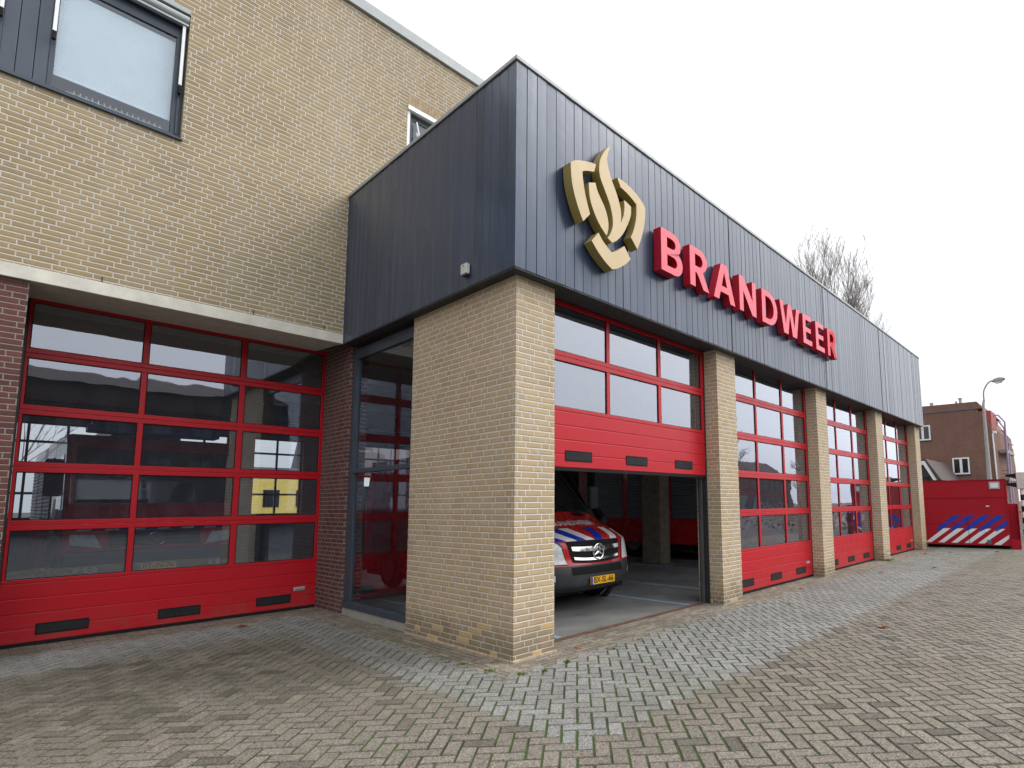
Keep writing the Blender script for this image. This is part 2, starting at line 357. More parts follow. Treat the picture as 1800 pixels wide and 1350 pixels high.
def paver_mat():
    m, t, b = mat('concrete_paver'); p = position(t)
    at = t.nodes.new('ShaderNodeAttribute'); at.attribute_name = 'tone'
    v = t.nodes.new('ShaderNodeTexVoronoi'); v.inputs['Scale'].default_value = 125; t.links.new(p, v.inputs['Vector'])
    sc = t.nodes.new('ShaderNodeSeparateColor'); t.links.new(v.outputs['Color'], sc.inputs[0])
    grit = maprange(t, sc.outputs[0], 0, 1, .5, 1.55)
    sc2 = t.nodes.new('ShaderNodeVectorMath'); sc2.operation = 'SCALE'; t.links.new(at.outputs['Color'], sc2.inputs[0]); t.links.new(grit, sc2.inputs['Scale'])
    c = sc2.outputs[0]
    c = mixc(t, maprange(t, noise(t, p, .55, 5, .65), .46, .68, 0, .34), c, (.095,.085,.06))
    c = mixc(t, maprange(t, noise(t, p, 1.7, 5, .6), .55, .75, 0, .25), c, (.27,.235,.19))
    # moss and dirt film in the damp corner before the closed door
    sp = t.nodes.new('ShaderNodeSeparateXYZ'); t.links.new(p, sp.inputs[0])
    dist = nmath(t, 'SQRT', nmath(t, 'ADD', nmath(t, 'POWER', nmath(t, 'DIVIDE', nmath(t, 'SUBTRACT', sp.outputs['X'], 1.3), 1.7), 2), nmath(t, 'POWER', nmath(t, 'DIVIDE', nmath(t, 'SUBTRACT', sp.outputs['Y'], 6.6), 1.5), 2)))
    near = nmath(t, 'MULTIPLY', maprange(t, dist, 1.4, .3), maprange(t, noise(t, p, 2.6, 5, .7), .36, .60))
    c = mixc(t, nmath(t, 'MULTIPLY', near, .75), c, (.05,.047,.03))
    far = nmath(t, 'MULTIPLY', nmath(t, 'MULTIPLY', maprange(t, sp.outputs['X'], 12, 16), maprange(t, noise(t, p, 1.1, 5, .7), .47, .62)), maprange(t, sp.outputs['X'], 26, 22))
    c = mixc(t, nmath(t, 'MULTIPLY', far, .42), c, (.14,.15,.07))
    t.links.new(c, b.inputs['Base Color']); b.inputs['Roughness'].default_value = .82; b.inputs['Specular IOR Level'].default_value = .3
    bump(t, b, nmath(t, 'ADD', sc.outputs[1], noise(t, p, 60, 4)), .45, .003); return m
M['paver'] = paver_mat()
def joint_mat():
    m, t, b = mat('mossy_sand'); p = position(t)
    c = ramp(t, noise(t, p, 2.0, 5, .7), [(.30, (.030,.027,.02)), (.42, (.026,.034,.012)), (.56, (.04,.075,.012)), (.8, (.045,.05,.02))])
    t.links.new(c, b.inputs['Base Color']); b.inputs['Roughness'].default_value = .95; bump(t, b, noise(t, p, 120, 4), .6, .01); return m
M['joint'] = joint_mat()
# ------------------------------------------------------------------ ground
tag(MB().face([(-600,-600,-.03),(900,-600,-.03),(900,600,-.03),(-600,600,-.03)]).build('ground', M['asphalt']), kind='structure')
tag(MB().face([(-6,-3,-.006),(27,-3,-.006),(27,9.45,-.006),(-6,9.45,-.006)]).build('paving_bed', M['joint']), kind='structure')
def inside_building(x, y): return (x > 3.44 and y > 4.30 and x < 20.6) or y > 9.30
def pavers():
    mb = MB(); a, g, ch = .1055, .0052, .005; c45 = math.sqrt(.5)
    rnd = random.Random(3)
    def put(u0, v0, u1, v1):
        cu, cv = (u0+u1)/2, (v0+v1)/2
        cx, cy = (cu-cv)*c45+.31, (cu+cv)*c45+.17
        if cx < -6 or cx > 26.5 or cy < -2.6 or cy > 9.3: return
        if inside_building(cx, cy): return
        if cy < 9.4 and ((cx > 3.29 and 4.17 < cy and cx < 20.6) or cy > 8.83): return       # brown edge strip
        if cy > 7.5 and cx < -5: return
        grey = (2.64 < cy < 4.30 and cx > 2.74) or (2.72 < cx < 3.4 and cy > 2.64) or (cy > 7.75 and cx < 3.4)
        if grey: col = (.205, .205, .195)
        else: col = (.170, .151, .127)
        k = rnd.uniform(.88, 1.10)
        if rnd.random() < .10 and not grey: k *= rnd.uniform(.55, .78)
        if rnd.random() < -1 and not grey: col = (.23, .15, .12)
        col = tuple(x*k*rnd.uniform(.985, 1.015) for x in col)
        z = rnd.uniform(-.0015, .0018); tx, ty = rnd.uniform(-.008, .008), rnd.uniform(-.008, .008)
        gg = g*rnd.uniform(.7, 1.5)
        def W(u, v, dz):
            zz = z+dz+(u-cu)*tx+(v-cv)*ty
            return ((u-v)*c45+.31, (u+v)*c45+.17, zz)
        O = [(u0+gg, v0+gg), (u1-gg, v0+gg), (u1-gg, v1-gg), (u0+gg, v1-gg)]
        I = [(u0+gg+ch, v0+gg+ch), (u1-gg-ch, v0+gg+ch), (u1-gg-ch, v1-gg-ch), (u0+gg+ch, v1-gg-ch)]
        n = len(mb.v)
        mb.v += [W(*p, -.009) for p in O]+[W(*p, 0) for p in I]
        mb.f.append((n+4, n+5, n+6, n+7)); mb.col.append(col); mb.m.append(0)
        dk = tuple(x*.8 for x in col)
        for i in range(4):
            j = (i+1) % 4; mb.f.append((n+i, n+j, n+4+j, n+4+i)); mb.col.append(dk); mb.m.append(0)
    R = 340
    for i in range(-R//2-60, R):
        for j in range(-R, R):
            k = (i-j) % 4
            if k == 0: put(i*a, j*a, (i+2)*a, (j+1)*a)
            elif k == 3: put(i*a, j*a, (i+1)*a, (j+2)*a)
    return mb
tag(pavers().build('paving', M['paver'], fix=False), kind='structure')
def strip():
    mb = MB(); rnd = random.Random(5)
    def run(x0, x1, y0, y1, alongx, z0):
        L_, Wd = .20, .067
        if alongx:
            rows = int(round((y1-y0)/Wd)); Wd = (y1-y0)/rows
            for r in range(rows):
                s = x0-(r % 2)*L_/2
                while s < x1:
                    yield max(s, x0), min(s+L_, x1), y0+r*Wd, y0+(r+1)*Wd; s += L_
        else:
            rows = int(round((x1-x0)/Wd)); Wd = (x1-x0)/rows
            for r in range(rows):
                s = y0-(r % 2)*L_/2
                while s < y1:
                    yield x0+r*Wd, x0+(r+1)*Wd, max(s, y0), min(s+L_, y1); s += L_
    for args in ((3.40, 20.9, 4.10, 4.86, True, 0), (3.24, 3.74, 4.10, 8.78, False, 0), (-6, 3.74, 8.78, 9.46, True, 0)):
        for x0, x1, y0, y1 in run(*args):
            if x1-x0 < .02 or y1-y0 < .02: continue
            k = rnd.uniform(.7, 1.2); c = tuple(x*k for x in (.215, .185, .150)); g = .004; z = -.0045+rnd.uniform(-.001, .001)
            mb.face([(x0+g,y0+g,z),(x1-g,y0+g,z),(x1-g,y1-g,z),(x0+g,y1-g,z)], 0, c)
    return mb
tag(strip().build('paving_edge_strip', M['paver'], fix=False), kind='structure')
# interior floor
tag(MB().box(-12, 20.2, 9.46, YBACK, -.3, .002).box(3.74, 20.2, 4.86, 9.46, -.3, .002).build('hall_floor', M['floor']), kind='structure')
lines = MB()
for x in (4.60, 7.28, 8.74, 11.33, 12.8, 15.4, 16.8, 19.4): lines.box(x-.035, x+.035, 4.9, 12, .003, .0055)
tag(lines.build('floor_lines', plain('pale_blue_line', (.27,.40,.55), .5)), kind='structure')
# ------------------------------------------------------------------ fire station
ST = thing('fire_station', 'yellow brick fire station with slate blue clad wing and red garage doors', 'building', (0,0,0))
def wall_y(mb, x0, x1, z0, z1, y0, y1, holes):
    """wall slab facing Y between y0 and y1 with rectangular holes (hx0,hx1,hz0,hz1), sorted by x, not overlapping in x"""
    cur = x0
    for hx0, hx1, hz0, hz1 in sorted(holes):
        if hx0 > cur: mb.box(cur, hx0, y0, y1, z0, z1)
        if hz0 > z0: mb.box(hx0, hx1, y0, y1, z0, hz0)
        if hz1 < z1: mb.box(hx0, hx1, y0, y1, hz1, z1)
        cur = hx1
    if cur < x1: mb.box(cur, x1, y0, y1, z0, z1)
    return mb
ZU = 9.47
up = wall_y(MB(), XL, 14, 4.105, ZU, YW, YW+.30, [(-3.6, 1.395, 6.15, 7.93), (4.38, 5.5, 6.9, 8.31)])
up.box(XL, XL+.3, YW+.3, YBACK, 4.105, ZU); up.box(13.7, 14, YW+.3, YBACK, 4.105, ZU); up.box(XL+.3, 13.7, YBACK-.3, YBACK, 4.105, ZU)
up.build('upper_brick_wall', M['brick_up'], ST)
# dark backing so rooms behind the upper windows are closed
MB().box(-3.9, 1.7, YW+1.6, YW+1.65, 5.9, 8.2).box(4.1, 5.8, YW+1.6, YW+1.65, 6.6, 8.5).build('inner_partition', M['intwall'], ST)
# soldier course above the small window
sm = MB()
for i in range(18): sm.box(4.38+i*.0625+.004, 4.38+(i+1)*.0625-.004, YW-.003, YW+.05, 8.335, 8.535)
sm.build('soldier_course', plain('soldier_brick', (.33,.25,.155), .85, var=.25, vscale=14, bmp=.3), ST, bevel=.003)
MB().box(XL-.06, 14.06, YW-.05, YW+.28, ZU+.002, ZU+.19).build('upper_coping', M['alu'], ST, bevel=.006)
MB().box(XL+.3, 13.7, YW+.3, YBACK-.3, ZU-.1, ZU-.02).build('upper_roof', M['roofing'], ST)
# beam over the left door, sloping soffit behind it
MB().prism([(YW-.012, ZB-.012), (YW-.012, 4.10), (YB+.6, 4.10), (YB+.6, 4.03), (YB-.02, 4.03), (YW+.02, ZB-.012)], 'x', XL, XC-.004).build('concrete_beam', M['cream'], ST, bevel=.004)
# weep slots in the first brick course
ws = MB()
for x in (.79, 2.3, 3.2): MB().box(x-.006, x+.006, YW-.004, YW+.02, 4.108, 4.165).build('weep_slot', M['dark'], ST)
# red brick piers beside left door
rp_ = MB().box(3.63, 3.90, 8.46, 9.46, -.05, 4.03); rp_.build('red_brick_pier', M['redbrick'], ST)
MB().box(XL, .235, 8.46, 9.46, -.05, 3.955).build('red_brick_wall', M['redbrick'], ST)
MB().box(3.658, 3.685, 9.32, 9.38, 0, 3.99).build('door_guide', M['alu'], ST)
MB().box(.236, .283, YB+.01, YB+.12, 0, 4.02).build('door_guide', M['dark'], ST)
# corner pier and wing piers
ZPT = ZB+.001
def pier(mb, x0, x1, y0, y1): mb.box(x0, x1, y0, y1, -.05, ZPT-.0)
cp = MB().box(XP, XP+.545, YP, 4.93, -.05, ZPT).box(XP, XP+.24, 4.93, 6.575, -.05, ZPT)
cp.build('corner_brick_pier', M['brick'], ST)
for i in range(4):
    x = (7.627, 11.678, 15.765, 19.829)[i]
    MB().box(x, x+.586, YP, 4.93, -.05, ZPT).build('brick_pier', M['brick'], ST)
MB().box(20.18, 20.412, 4.932, YBACK, -.05, ZPT).build('end_wall', M['brick'], ST)
# mortar skirt at pier feet
sk = MB().box(XP-.022, XP+.56, YP-.03, YP, -.02, .022).box(XP-.024, XP, YP-.03, 6.57, -.02, .02)
sk.build('mortar_skirt', plain('mortar_spill', (.36,.29,.21), .9, var=.3, vscale=20, bmp=.5, bscale=40), ST, bevel=.008)
# fascia cladding: boards with V grooves, slight tilt from board to board
def cladding():
    mb = MB(); rnd = random.Random(11); pw = .1425; gv = .004; gd = .007
    def boards(n, P):      # P(s, d): point on face at distance s along, d proud
        for i in range(n):
            s0, s1 = i*pw, (i+1)*pw
            t0, t1 = rnd.uniform(0, .0035), rnd.uniform(0, .0035)
            if rnd.random() < .35: t0 += .003
            prof = [(s0, -gd), (s0+gv, t0), (s0+pw*.5, (t0+t1)/2+rnd.uniform(0, .001)), (s1-gv, t1), (s1, -gd)]
            for (a, da), (b, db) in zip(prof, prof[1:]):
                pa, pb = P(a, da), P(b, db)
                mb.face([(pa[0], pa[1], ZB), (pb[0], pb[1], ZB), (pb[0], pb[1], ZT), (pa[0], pa[1], ZT)])
    boards(int((XE-XC)/pw), lambda s, d: (XC+s, YF-d))
    n2 = int((YW-YF)/pw); boards(n2, lambda s, d: (XC-d, YF+s))
    mb.box(XC+.008, XE-.01, YF+.008, YF+.10, ZB+.001, ZT-.001); mb.box(XC+.008, XC+.1, YF+.101, YW-.003, ZB+.001, ZT-.001)
    mb.box(XC-.004, XC+.02, YF-.004, YF+.02, ZB, ZT)                 # corner bead
    mb.box(XC-.004, XC+.008, YF+n2*pw+.002, YW-.002, ZB, ZT)
    mb.box(XC+int((XE-XC)/pw)*pw+.002, XE, YF-.003, YF+.008, ZB, ZT)
    mb.box(XE-.01, XE+.06, YF, YBACK, ZB+.001, ZT-.001)
    for xs in (7.92, 11.97, 16.03): mb.box(xs-.006, xs+.006, YF-.009, YF-.002, ZB, ZT, 1)
    return mb
cl = cladding(); me_cl = cl.build('fascia_cladding', [M['clad'], M['dark']], ST, fix=False)
MB().box(XC-.02, XE+.08, YF-.02, YF+.14, ZT+.012, ZT+.06).box(XC-.02, XC+.14, YF+.141, YW-.003, ZT+.012, ZT+.06).build('wing_coping', M['alu'], ST, bevel=.005)
MB().box(XC-.004, XE+.07, YF-.008, YF+.13, ZT, ZT+.0115).box(XC-.008, XC+.13, YF+.131, YW-.003, ZT, ZT+.0115).build('coping_gasket', M['dark'], ST)
MB().box(XC+.1, XE, YF+.141, YW-.005, ZT-.25, ZT-.12).box(XC+10.6, 14.6, YW-.004, YBACK, ZT-.25, ZT-.12).box(16.0, 17.4, YW-.004, YBACK, ZT-.25, ZT-.12).box(18.8, XE, YW-.004, YBACK, ZT-.25, ZT-.12).box(14.6, 16, YW-.004, 11.2, ZT-.25, ZT-.12).box(17.4, 18.8, YW-.004, 11.2, ZT-.25, ZT-.12).box(14.6, 16, 13, YBACK, ZT-.25, ZT-.12).box(17.4, 18.8, 13, YBACK, ZT-.25, ZT-.12).build('wing_roof', M['roofing'], ST)  # two unseen roof openings left free, added to let daylight into the hall
MB().box(XC+.003, XE-.003, YF+.004, YP-.001, ZB-.018, ZB).box(XC+.003, XP-.001, YP, YW-.02, ZB-.018, ZB).build('fascia_lip', M['soffit'], ST)
# soffit and hall ceiling
MB().box(XC+.01, XE-.01, YP+.001, YD+.35, ZB+.0015, ZB+.05).box(XC+.01, XP+.3, YD+.351, YW, ZB+.0015, ZB+.05).build('soffit', M['soffit'], ST)
def slab_holes(mb, x0, x1, y0, y1, z0, z1, hx, hy0, hy1):
    mb.box(x0, x1, y0, hy0, z0, z1); mb.box(x0, x1, hy1, y1, z0, z1); c_ = x0
    for a, b_ in hx: mb.box(c_, a, hy0, hy1, z0, z1); c_ = b_
    return mb.box(c_, x1, hy0, hy1, z0, z1)
ADDED_SKYLIGHTS = [(14.6, 16.0), (17.4, 18.8)]  # unseen skylight openings, added to bring daylight onto the fire engines
slab_holes(MB(), XP+.301, XE-.25, YD+.352, YBACK-.31, 4.25, 4.35, ADDED_SKYLIGHTS, 11.2, 13.0).box(XL+.3, XP+.3, YB+.61, YBACK-.31, 4.25, 4.35).build('hall_ceiling', M['intceil'], ST)
bm_ = MB()
for y in (7.5, 10.5, 13.5, 16.5): bm_.box(4.0, 20, y-.15, y+.15, 3.85, 4.245)
bm_.build('ceiling_beam', M['concrete'], ST)
# hall back wall with windows, side wall
wy = wall_y(MB(), XL, 20.18, -.05, 4.249, YBACK-.30, YBACK-.002, [(-3.4, -.6, 1.3, 3.72), (.1, 2.9, 1.3, 3.72), (3.75, 5.0, 1.3, 3.72), (5.58, 7.05, 1.3, 3.72), (9, 11.5, 2.2, 3.72), (13, 15.5, 2.2, 3.72)])
wy.box(XL, XL+.3, 9.47, YBACK-.31, -.05, 4.24); wy.build('hall_wall', M['intwall'], ST)
for x0, x1, z0 in ((-3.4,-.6,1.3), (.1,2.9,1.3), (3.75,5.0,1.3), (5.58,7.05,1.3), (9,11.5,2.2), (13,15.5,2.2)):
    fr = MB(); y0, y1 = YBACK-.2, YBACK-.14
    fr.box(x0, x0+.06, y0, y1, z0, 3.72).box(x1-.06, x1, y0, y1, z0, 3.72).box(x0+.061, x1-.061, y0, y1, 3.66, 3.72).box(x0+.061, x1-.061, y0, y1, z0, z0+.06)
    zz = [3.23, 2.6, 1.95]
    for z in zz:
        if z > z0+.1: fr.box(x0+.061, x1-.061, y0+.005, y1-.005, z-.03, z+.03)
    k = max(1, int((x1-x0)/.62)-0)
    for q in range(1, k): fr.box(x0+(x1-x0)*q/k-.025, x0+(x1-x0)*q/k+.025, y0-.002, y1+.002, z0+.061, 3.659)
    fr.build('rear_window', M['dark'], ST)
# concrete columns
MB().box(11.60, 12.02, 8.62, 9.22, .002, 4.24).build('concrete_column', plain('board_marked_concrete', (.20,.17,.125), .85, var=.25, bmp=.4, bscale=30), ST, bevel=.02)
MB().box(3.22, 3.42, 11.9, 12.4, .002, 4.24).build('concrete_column', M['concrete'], ST, bevel=.02)
MB().box(7.65, 8.05, 11.9, 12.4, .002, 4.24).build('concrete_column', M['concrete'], ST, bevel=.02)
# thresholds
MB().box(XP+.545, 7.627, 4.80, 4.855, -.02, .012).build('threshold_rail', M['rust'], ST)
# ---- side glazing of the wing
gz = MB(); xg = 3.665
gz.box(xg, xg+.07, 8.36, 8.455, .19, 3.90).box(xg, xg+.07, 6.577, 8.358, 3.74, 3.90).box(xg, xg+.07, 6.577, 8.358, 2.02, 2.085)
gz.box(xg-.035, xg+.09, 6.577, 8.455, .10, .188).box(xg+.005, xg+.065, 8.28, 8.359, .19, 2.018).box(xg+.005, xg+.065, 8.28, 8.359, 2.087, 3.738).box(xg, xg+.07, 6.577, 6.63, .19, 2.018)
g_o = gz.build('side_window', M['bluefr'], ST, bevel=.004)
MB().box(xg+.03, xg+.042, 6.631, 8.279, .189, 2.019).box(xg+.03, xg+.042, 6.631, 8.279, 2.086, 3.739).build('pane', M['clearglass'], g_o)
MB().box(xg-.02, xg+.2, 6.577, 8.457, -.05, .098).build('concrete_sill', M['concrete'], ST, bevel=.006)
# ---- garage doors
def garage_door(x0, yd, z0, rows, ratio=None, label=None, handle=True, xr=None, top=None):
    """sectional door 3.37 m wide; x0 left edge, z0 bottom; rows glass rows"""
    Wd = 3.37; fd = MB(); cols = [(.03, 1.06), (1.12, 2.17), (2.24, 3.30)]
    y0, y1 = yd, yd+.045; seal = .035
    def P(x): return x0+x
    # solid lower panel: four slats with small grooves
    zs = [seal, .19, .36, .53, .70]
    for a, b_ in zip(zs, zs[1:]):
        fd.box(P(0), P(Wd), y0, y1, z0+a+.005, z0+b_-.005); 
    fd.box(P(0), P(Wd), y0+.006, y1-.002, z0+seal, z0+.70)
    zt = z0+.70
    for r in range(rows):
        gb = z0+.745+r*.6725; gt = gb+.555
        low = zt+.001 if r == 0 else z0+.745+(r-1)*.6725+.555+.0601
        fd.box(P(0), P(Wd), y0, y1, low, gb)                 # rail under the glass
        fd.box(P(0), P(cols[0][0]), y0, y1, gb, gt); fd.box(P(cols[2][1]), P(Wd), y0, y1, gb, gt)
        for c in (0, 1): fd.box(P(cols[c][1]), P(cols[c+1][0]), y0+.003, y1, gb, gt)
        fd.box(P(0), P(Wd), y0+.001, y1, gt, gt+.058)        # rail above the glass, joint between sections
    if rows < 5: fd.box(P(0), P(Wd), y0+.001, y1, z0+.745+(rows-1)*.6725+.555+.0581, min(z0+.745+(rows-1)*.6725+.555+.12, 3.95))
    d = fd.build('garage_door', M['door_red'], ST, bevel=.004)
    if label: d['label'] = label
    gl = MB(); yg = yd+.022
    for r in range(rows):
        gb = z0+.745+r*.6725; gt = gb+.555
        for a, b_ in cols: gl.box(P(a)-.004, P(b_)+.004, yg, yg+.012, gb-.004, gt+.004)
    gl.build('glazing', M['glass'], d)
    gk = MB()
    for r in range(rows):      # black glazing beads round each pane
        gb = z0+.745+r*.6725; gt = gb+.555
        for a, b_ in cols:
            t_ = .009
            gk.box(P(a), P(b_), yd+.012, yd+.0215, gb, gb+t_).box(P(a), P(b_), yd+.012, yd+.0215, gt-t_, gt).box(P(a), P(a)+t_, yd+.012, yd+.0215, gb+t_, gt-t_).box(P(b_)-t_, P(b_), yd+.012, yd+.0215, gb+t_, gt-t_)
    gk.build('glazing_bead', M['rubber'], d)
    for vx in (.31, 1.42, 2.54):
        v = MB(); zb, zt_ = z0+.112, z0+.237
        v.box(P(vx), P(vx+.455), yd-.006, yd-.001, zb, zb+.012).box(P(vx), P(vx+.455), yd-.006, yd-.001, zt_-.012, zt_)
        v.box(P(vx), P(vx)+.012, yd-.006, yd-.001, zb+.012, zt_-.012).box(P(vx+.455)-.012, P(vx+.455), yd-.006, yd-.001, zb+.012, zt_-.012)
        v.box(P(vx)+.012, P(vx+.455)-.012, yd-.0015, yd-.0005, zb+.012, zt_-.012)
        for k in range(9):
            z = zb+.017+k*.0108; v.box(P(vx)+.012, P(vx+.455)-.012, yd-.0075, yd-.0016, z, z+.0045, 1)
        v.build('vent_grille', [M['rubber'], M['plastic']], d)
    if handle:
        h = MB().box(P(3.03), P(3.19), yd-.006, yd-.001, z0+.275, z0+.33).box(P(3.045), P(3.175), yd-.022, yd-.007, z0+.295, z0+.318)
        h.build('handle', M['alu'], d, bevel=.004)
    MB().box(P(0), P(Wd), yd+.004, yd+.04, z0-.003, z0+seal-.001).build('bottom_seal', M['rubber'], d)
    return d
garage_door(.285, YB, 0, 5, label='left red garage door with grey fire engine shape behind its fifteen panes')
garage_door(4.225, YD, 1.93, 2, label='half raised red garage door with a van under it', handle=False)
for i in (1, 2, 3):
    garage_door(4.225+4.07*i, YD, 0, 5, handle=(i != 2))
# head rails, side tracks
for i in range(4):
    xl = 4.225+4.07*i
    MB().box(xl+3.375, xl+3.401, YD-.004, YD+.1, 0, 3.95).build('door_track', M['dark'], ST)
MB().box(4.16, 4.2, YD+.02, YD+.14, 0, 3.95).build('door_track', M['dark'], ST)
MB().box(7.603, 7.626, YD+.101, YD+.16, .012, 3.95).build('door_track', M['dark'], ST)
MB().box(7.54, 7.58, YD+.06, YD+.1, .01, 1.93).build('door_track', M['alu_dk'], ST)
# ---- upper window band
yb = YW+.10
wf = MB()
wf.box(-3.6, 1.395, yb-.02, yb+.05, 6.151, 6.235).box(-3.6, 1.395, yb, yb+.05, 7.55, 7.93)
wf.box(1.29, 1.394, yb-.001, yb+.05, 6.236, 7.549).box(1.335, 1.36, yb-.03, yb-.0015, 6.236, 7.549)
wf.box(.195, .24, yb-.001, yb+.05, 6.236, 7.549).box(-.21, -.165, yb-.001, yb+.05, 6.236, 7.549)
wf.box(-1.35, -1.30, yb-.001, yb+.05, 6.236, 7.549).box(-3.598, -3.5, yb-.001, yb+.05, 6.236, 7.549)
wo = wf.build('window', M['bluefr'], ST, bevel=.003)
MB().box(.241, 1.289, yb+.02, yb+.032, 6.236, 7.549).box(-1.299, -.211, yb+.02, yb+.032, 6.236, 7.549).box(-3.499, -1.351, yb+.02, yb+.032, 6.236, 7.549).build('pane', M['winglass'], wo)
bp = MB()
for a, b_ in ((-.164, -.05), (-.045, .085), (.09, .194)): bp.box(a, b_, yb+.004, yb+.04, 6.236, 7.549)
bp.build('board_panel', M['panelblue'], wo, bevel=.004)
MB().box(-3.62, 1.405, YW-.035, yb-.021, 6.128, 6.1505).build('sill', M['bluefr'], wo, bevel=.002)
bl = MB()
for x0, x1 in ((.243, 1.287), (-1.297, -.213), (-3.497, -1.353)):
    n = 44; z0, z1 = 6.43, 7.50
    for k in range(n):
        za, zb_ = z0+(z1-z0)*k/n, z0+(z1-z0)*(k+1)/n; zm = (za+zb_)/2
        bl.face([(x0,yb+.05,za),(x1,yb+.05,za),(x1,yb+.046,zm),(x0,yb+.046,zm)]); bl.face([(x0,yb+.046,zm),(x1,yb+.046,zm),(x1,yb+.05,zb_),(x0,yb+.05,zb_)])
    bl.box(x0, x1, yb+.042, yb+.054, 6.415, 6.43)
bl.build('pleated_blind', M['blind'], wo, fix=False)
MB().box(-3.6, 1.393, YW-.012, YW+.04, 7.865, 7.93).build('lintel_strip', M['alu'], wo, bevel=.003)
aw = MB().tube([(-3.58, YW+.035, 7.79), (1.385, YW+.035, 7.79)], .055, 14).box(-3.58, 1.385, YW+.0, YW+.06, 7.70, 7.725)
aw.build('awning_cassette', M['alu'], wo)
for x in (-.185, .215, 1.345):
    zl = {-.185: 6.86, .215: 6.86, 1.345: 6.88}[x]
    MB().box(x-.016, x+.016, YW+.02, YW+.045, zl, 7.71).build('guide_rail', M['white'], wo, bevel=.003)
for x in (-.185, .215, 1.345): MB().box(x-.017, x+.017, YW+.012, YW+.055, 6.76, 6.86).build('rail_clip', M['rubber'], wo, bevel=.006)
# small label and ornaments seen low behind the glass
orn = MB()
for k in range(16): 
    x = .42+k*.052; orn.box(x, x+.01, yb+.075, yb+.08, 6.26, 6.33)
orn.box(.36, 1.25, yb+.076, yb+.079, 6.29, 6.296); orn.build('paper_garland', M['cream'], wo)
# ---- small window over the wing roof
w2 = MB()
w2.box(4.381, 4.44, YW+.02, YW+.07, 6.9, 8.24).box(4.381, 5.499, YW-.02, YW+.05, 8.245, 8.325).box(5.44, 5.499, YW+.02, YW+.07, 6.9, 8.24)
w2o = w2.build('window', M['white'], ST, bevel=.003)
s2 = MB().box(4.46, 4.52, YW+.08, YW+.12, 6.9, 8.2).box(5.37, 5.43, YW+.08, YW+.12, 6.9, 8.2).box(4.521, 5.369, YW+.08, YW+.12, 8.14, 8.2)
s2.build('sash', M['bluefr'], w2o); MB().box(4.52, 5.37, YW+.095, YW+.105, 6.9, 8.14).build('pane', M['winglass'], w2o)
v2 = MB(); v2.tube([(4.56,YW+.02,7.9),(4.60,YW-.05,7.72),(4.75,YW-.05,7.62),(5.4,YW-.05,7.62)], .02, 8).tube([(4.56,YW+.02,8.1),(4.60,YW-.05,7.72)], .014, 8); v2.build('open_vent_sash', M['white'], w2o)
# ------------------------------------------------------------------ wall sensor
ws_ = thing('wall_sensor', 'small pale square sensor box on dark cladding above the corner pier', 'sensor box', (XC-.01, 5.2, 4.1))
MB().box(-.05, -.002, -.055, .06, 0, .12).build('housing', M['lightgrey'], ws_, bevel=.008)
MB().cyl((-.051, .0, .095), 'x', .008, .006, 10).build('sensor_eye', M['ink'], ws_)
MB().box(-.044, -.004, -.03, .04, -.02, -.001).build('cable_gland', M['plastic'], ws_, bevel=.004)
# ------------------------------------------------------------------ emblem
EM = {
'bracket': [(4.13,5.343),(4.186,5.388),(4.251,5.422),(4.358,5.464),(4.459,5.495),(4.546,5.514),(4.515,5.406),(4.441,5.381),(4.382,5.358),(4.32,5.324),(4.323,5.258),(4.342,5.144),(4.368,5.045),(4.404,4.943),(4.44,4.854),(4.328,4.724),(4.285,4.791),(4.232,4.89),(4.185,5.002),(4.153,5.108),(4.138,5.221)],
'tall_flame': [(4.793,5.871),(4.802,5.854),(4.773,5.789),(4.75,5.713),(4.747,5.653),(4.766,5.577),(4.797,5.507),(4.833,5.432),(4.896,5.336),(4.942,5.251),(4.982,5.15),(4.996,5.064),(4.985,4.957),(5.034,5.053),(5.055,5.14),(5.062,5.209),(5.054,5.282),(5.117,5.272),(5.19,5.249),(5.183,5.139),(5.131,5.012),(5.05,4.869),(4.972,4.768),(4.895,4.695),(4.821,4.645),(4.743,4.678),(4.795,4.754),(4.833,4.845),(4.84,4.924),(4.826,5.009),(4.791,5.11),(4.746,5.187),(4.685,5.282),(4.632,5.361),(4.606,5.438),(4.604,5.513),(4.617,5.596),(4.663,5.696),(4.727,5.793)],
'small_flame': [(4.423,5.231),(4.535,5.279),(4.569,5.193),(4.629,5.119),(4.691,5.043),(4.734,4.959),(4.757,4.866),(4.75,4.775),(4.725,4.697),(4.66,4.741),(4.573,4.82),(4.497,4.926),(4.447,5.029),(4.428,5.132)],
'right_bracket': [(4.928,5.525),(5.043,5.527),(5.181,5.508),(5.322,5.46),(5.435,5.398),(5.481,5.348),(5.473,5.199),(5.437,5.048),(5.381,4.891),(5.305,4.727),(5.177,4.846),(5.229,4.943),(5.272,5.066),(5.295,5.184),(5.299,5.327),(5.198,5.373),(5.1,5.405),(4.993,5.425)],
'bottom_bracket': [(4.581,4.683),(4.641,4.622),(4.711,4.572),(4.81,4.521),(4.912,4.58),(5.047,4.682),(5.165,4.552),(5.081,4.469),(4.965,4.383),(4.871,4.332),(4.816,4.312),(4.708,4.359),(4.604,4.423),(4.519,4.492),(4.465,4.543)]}
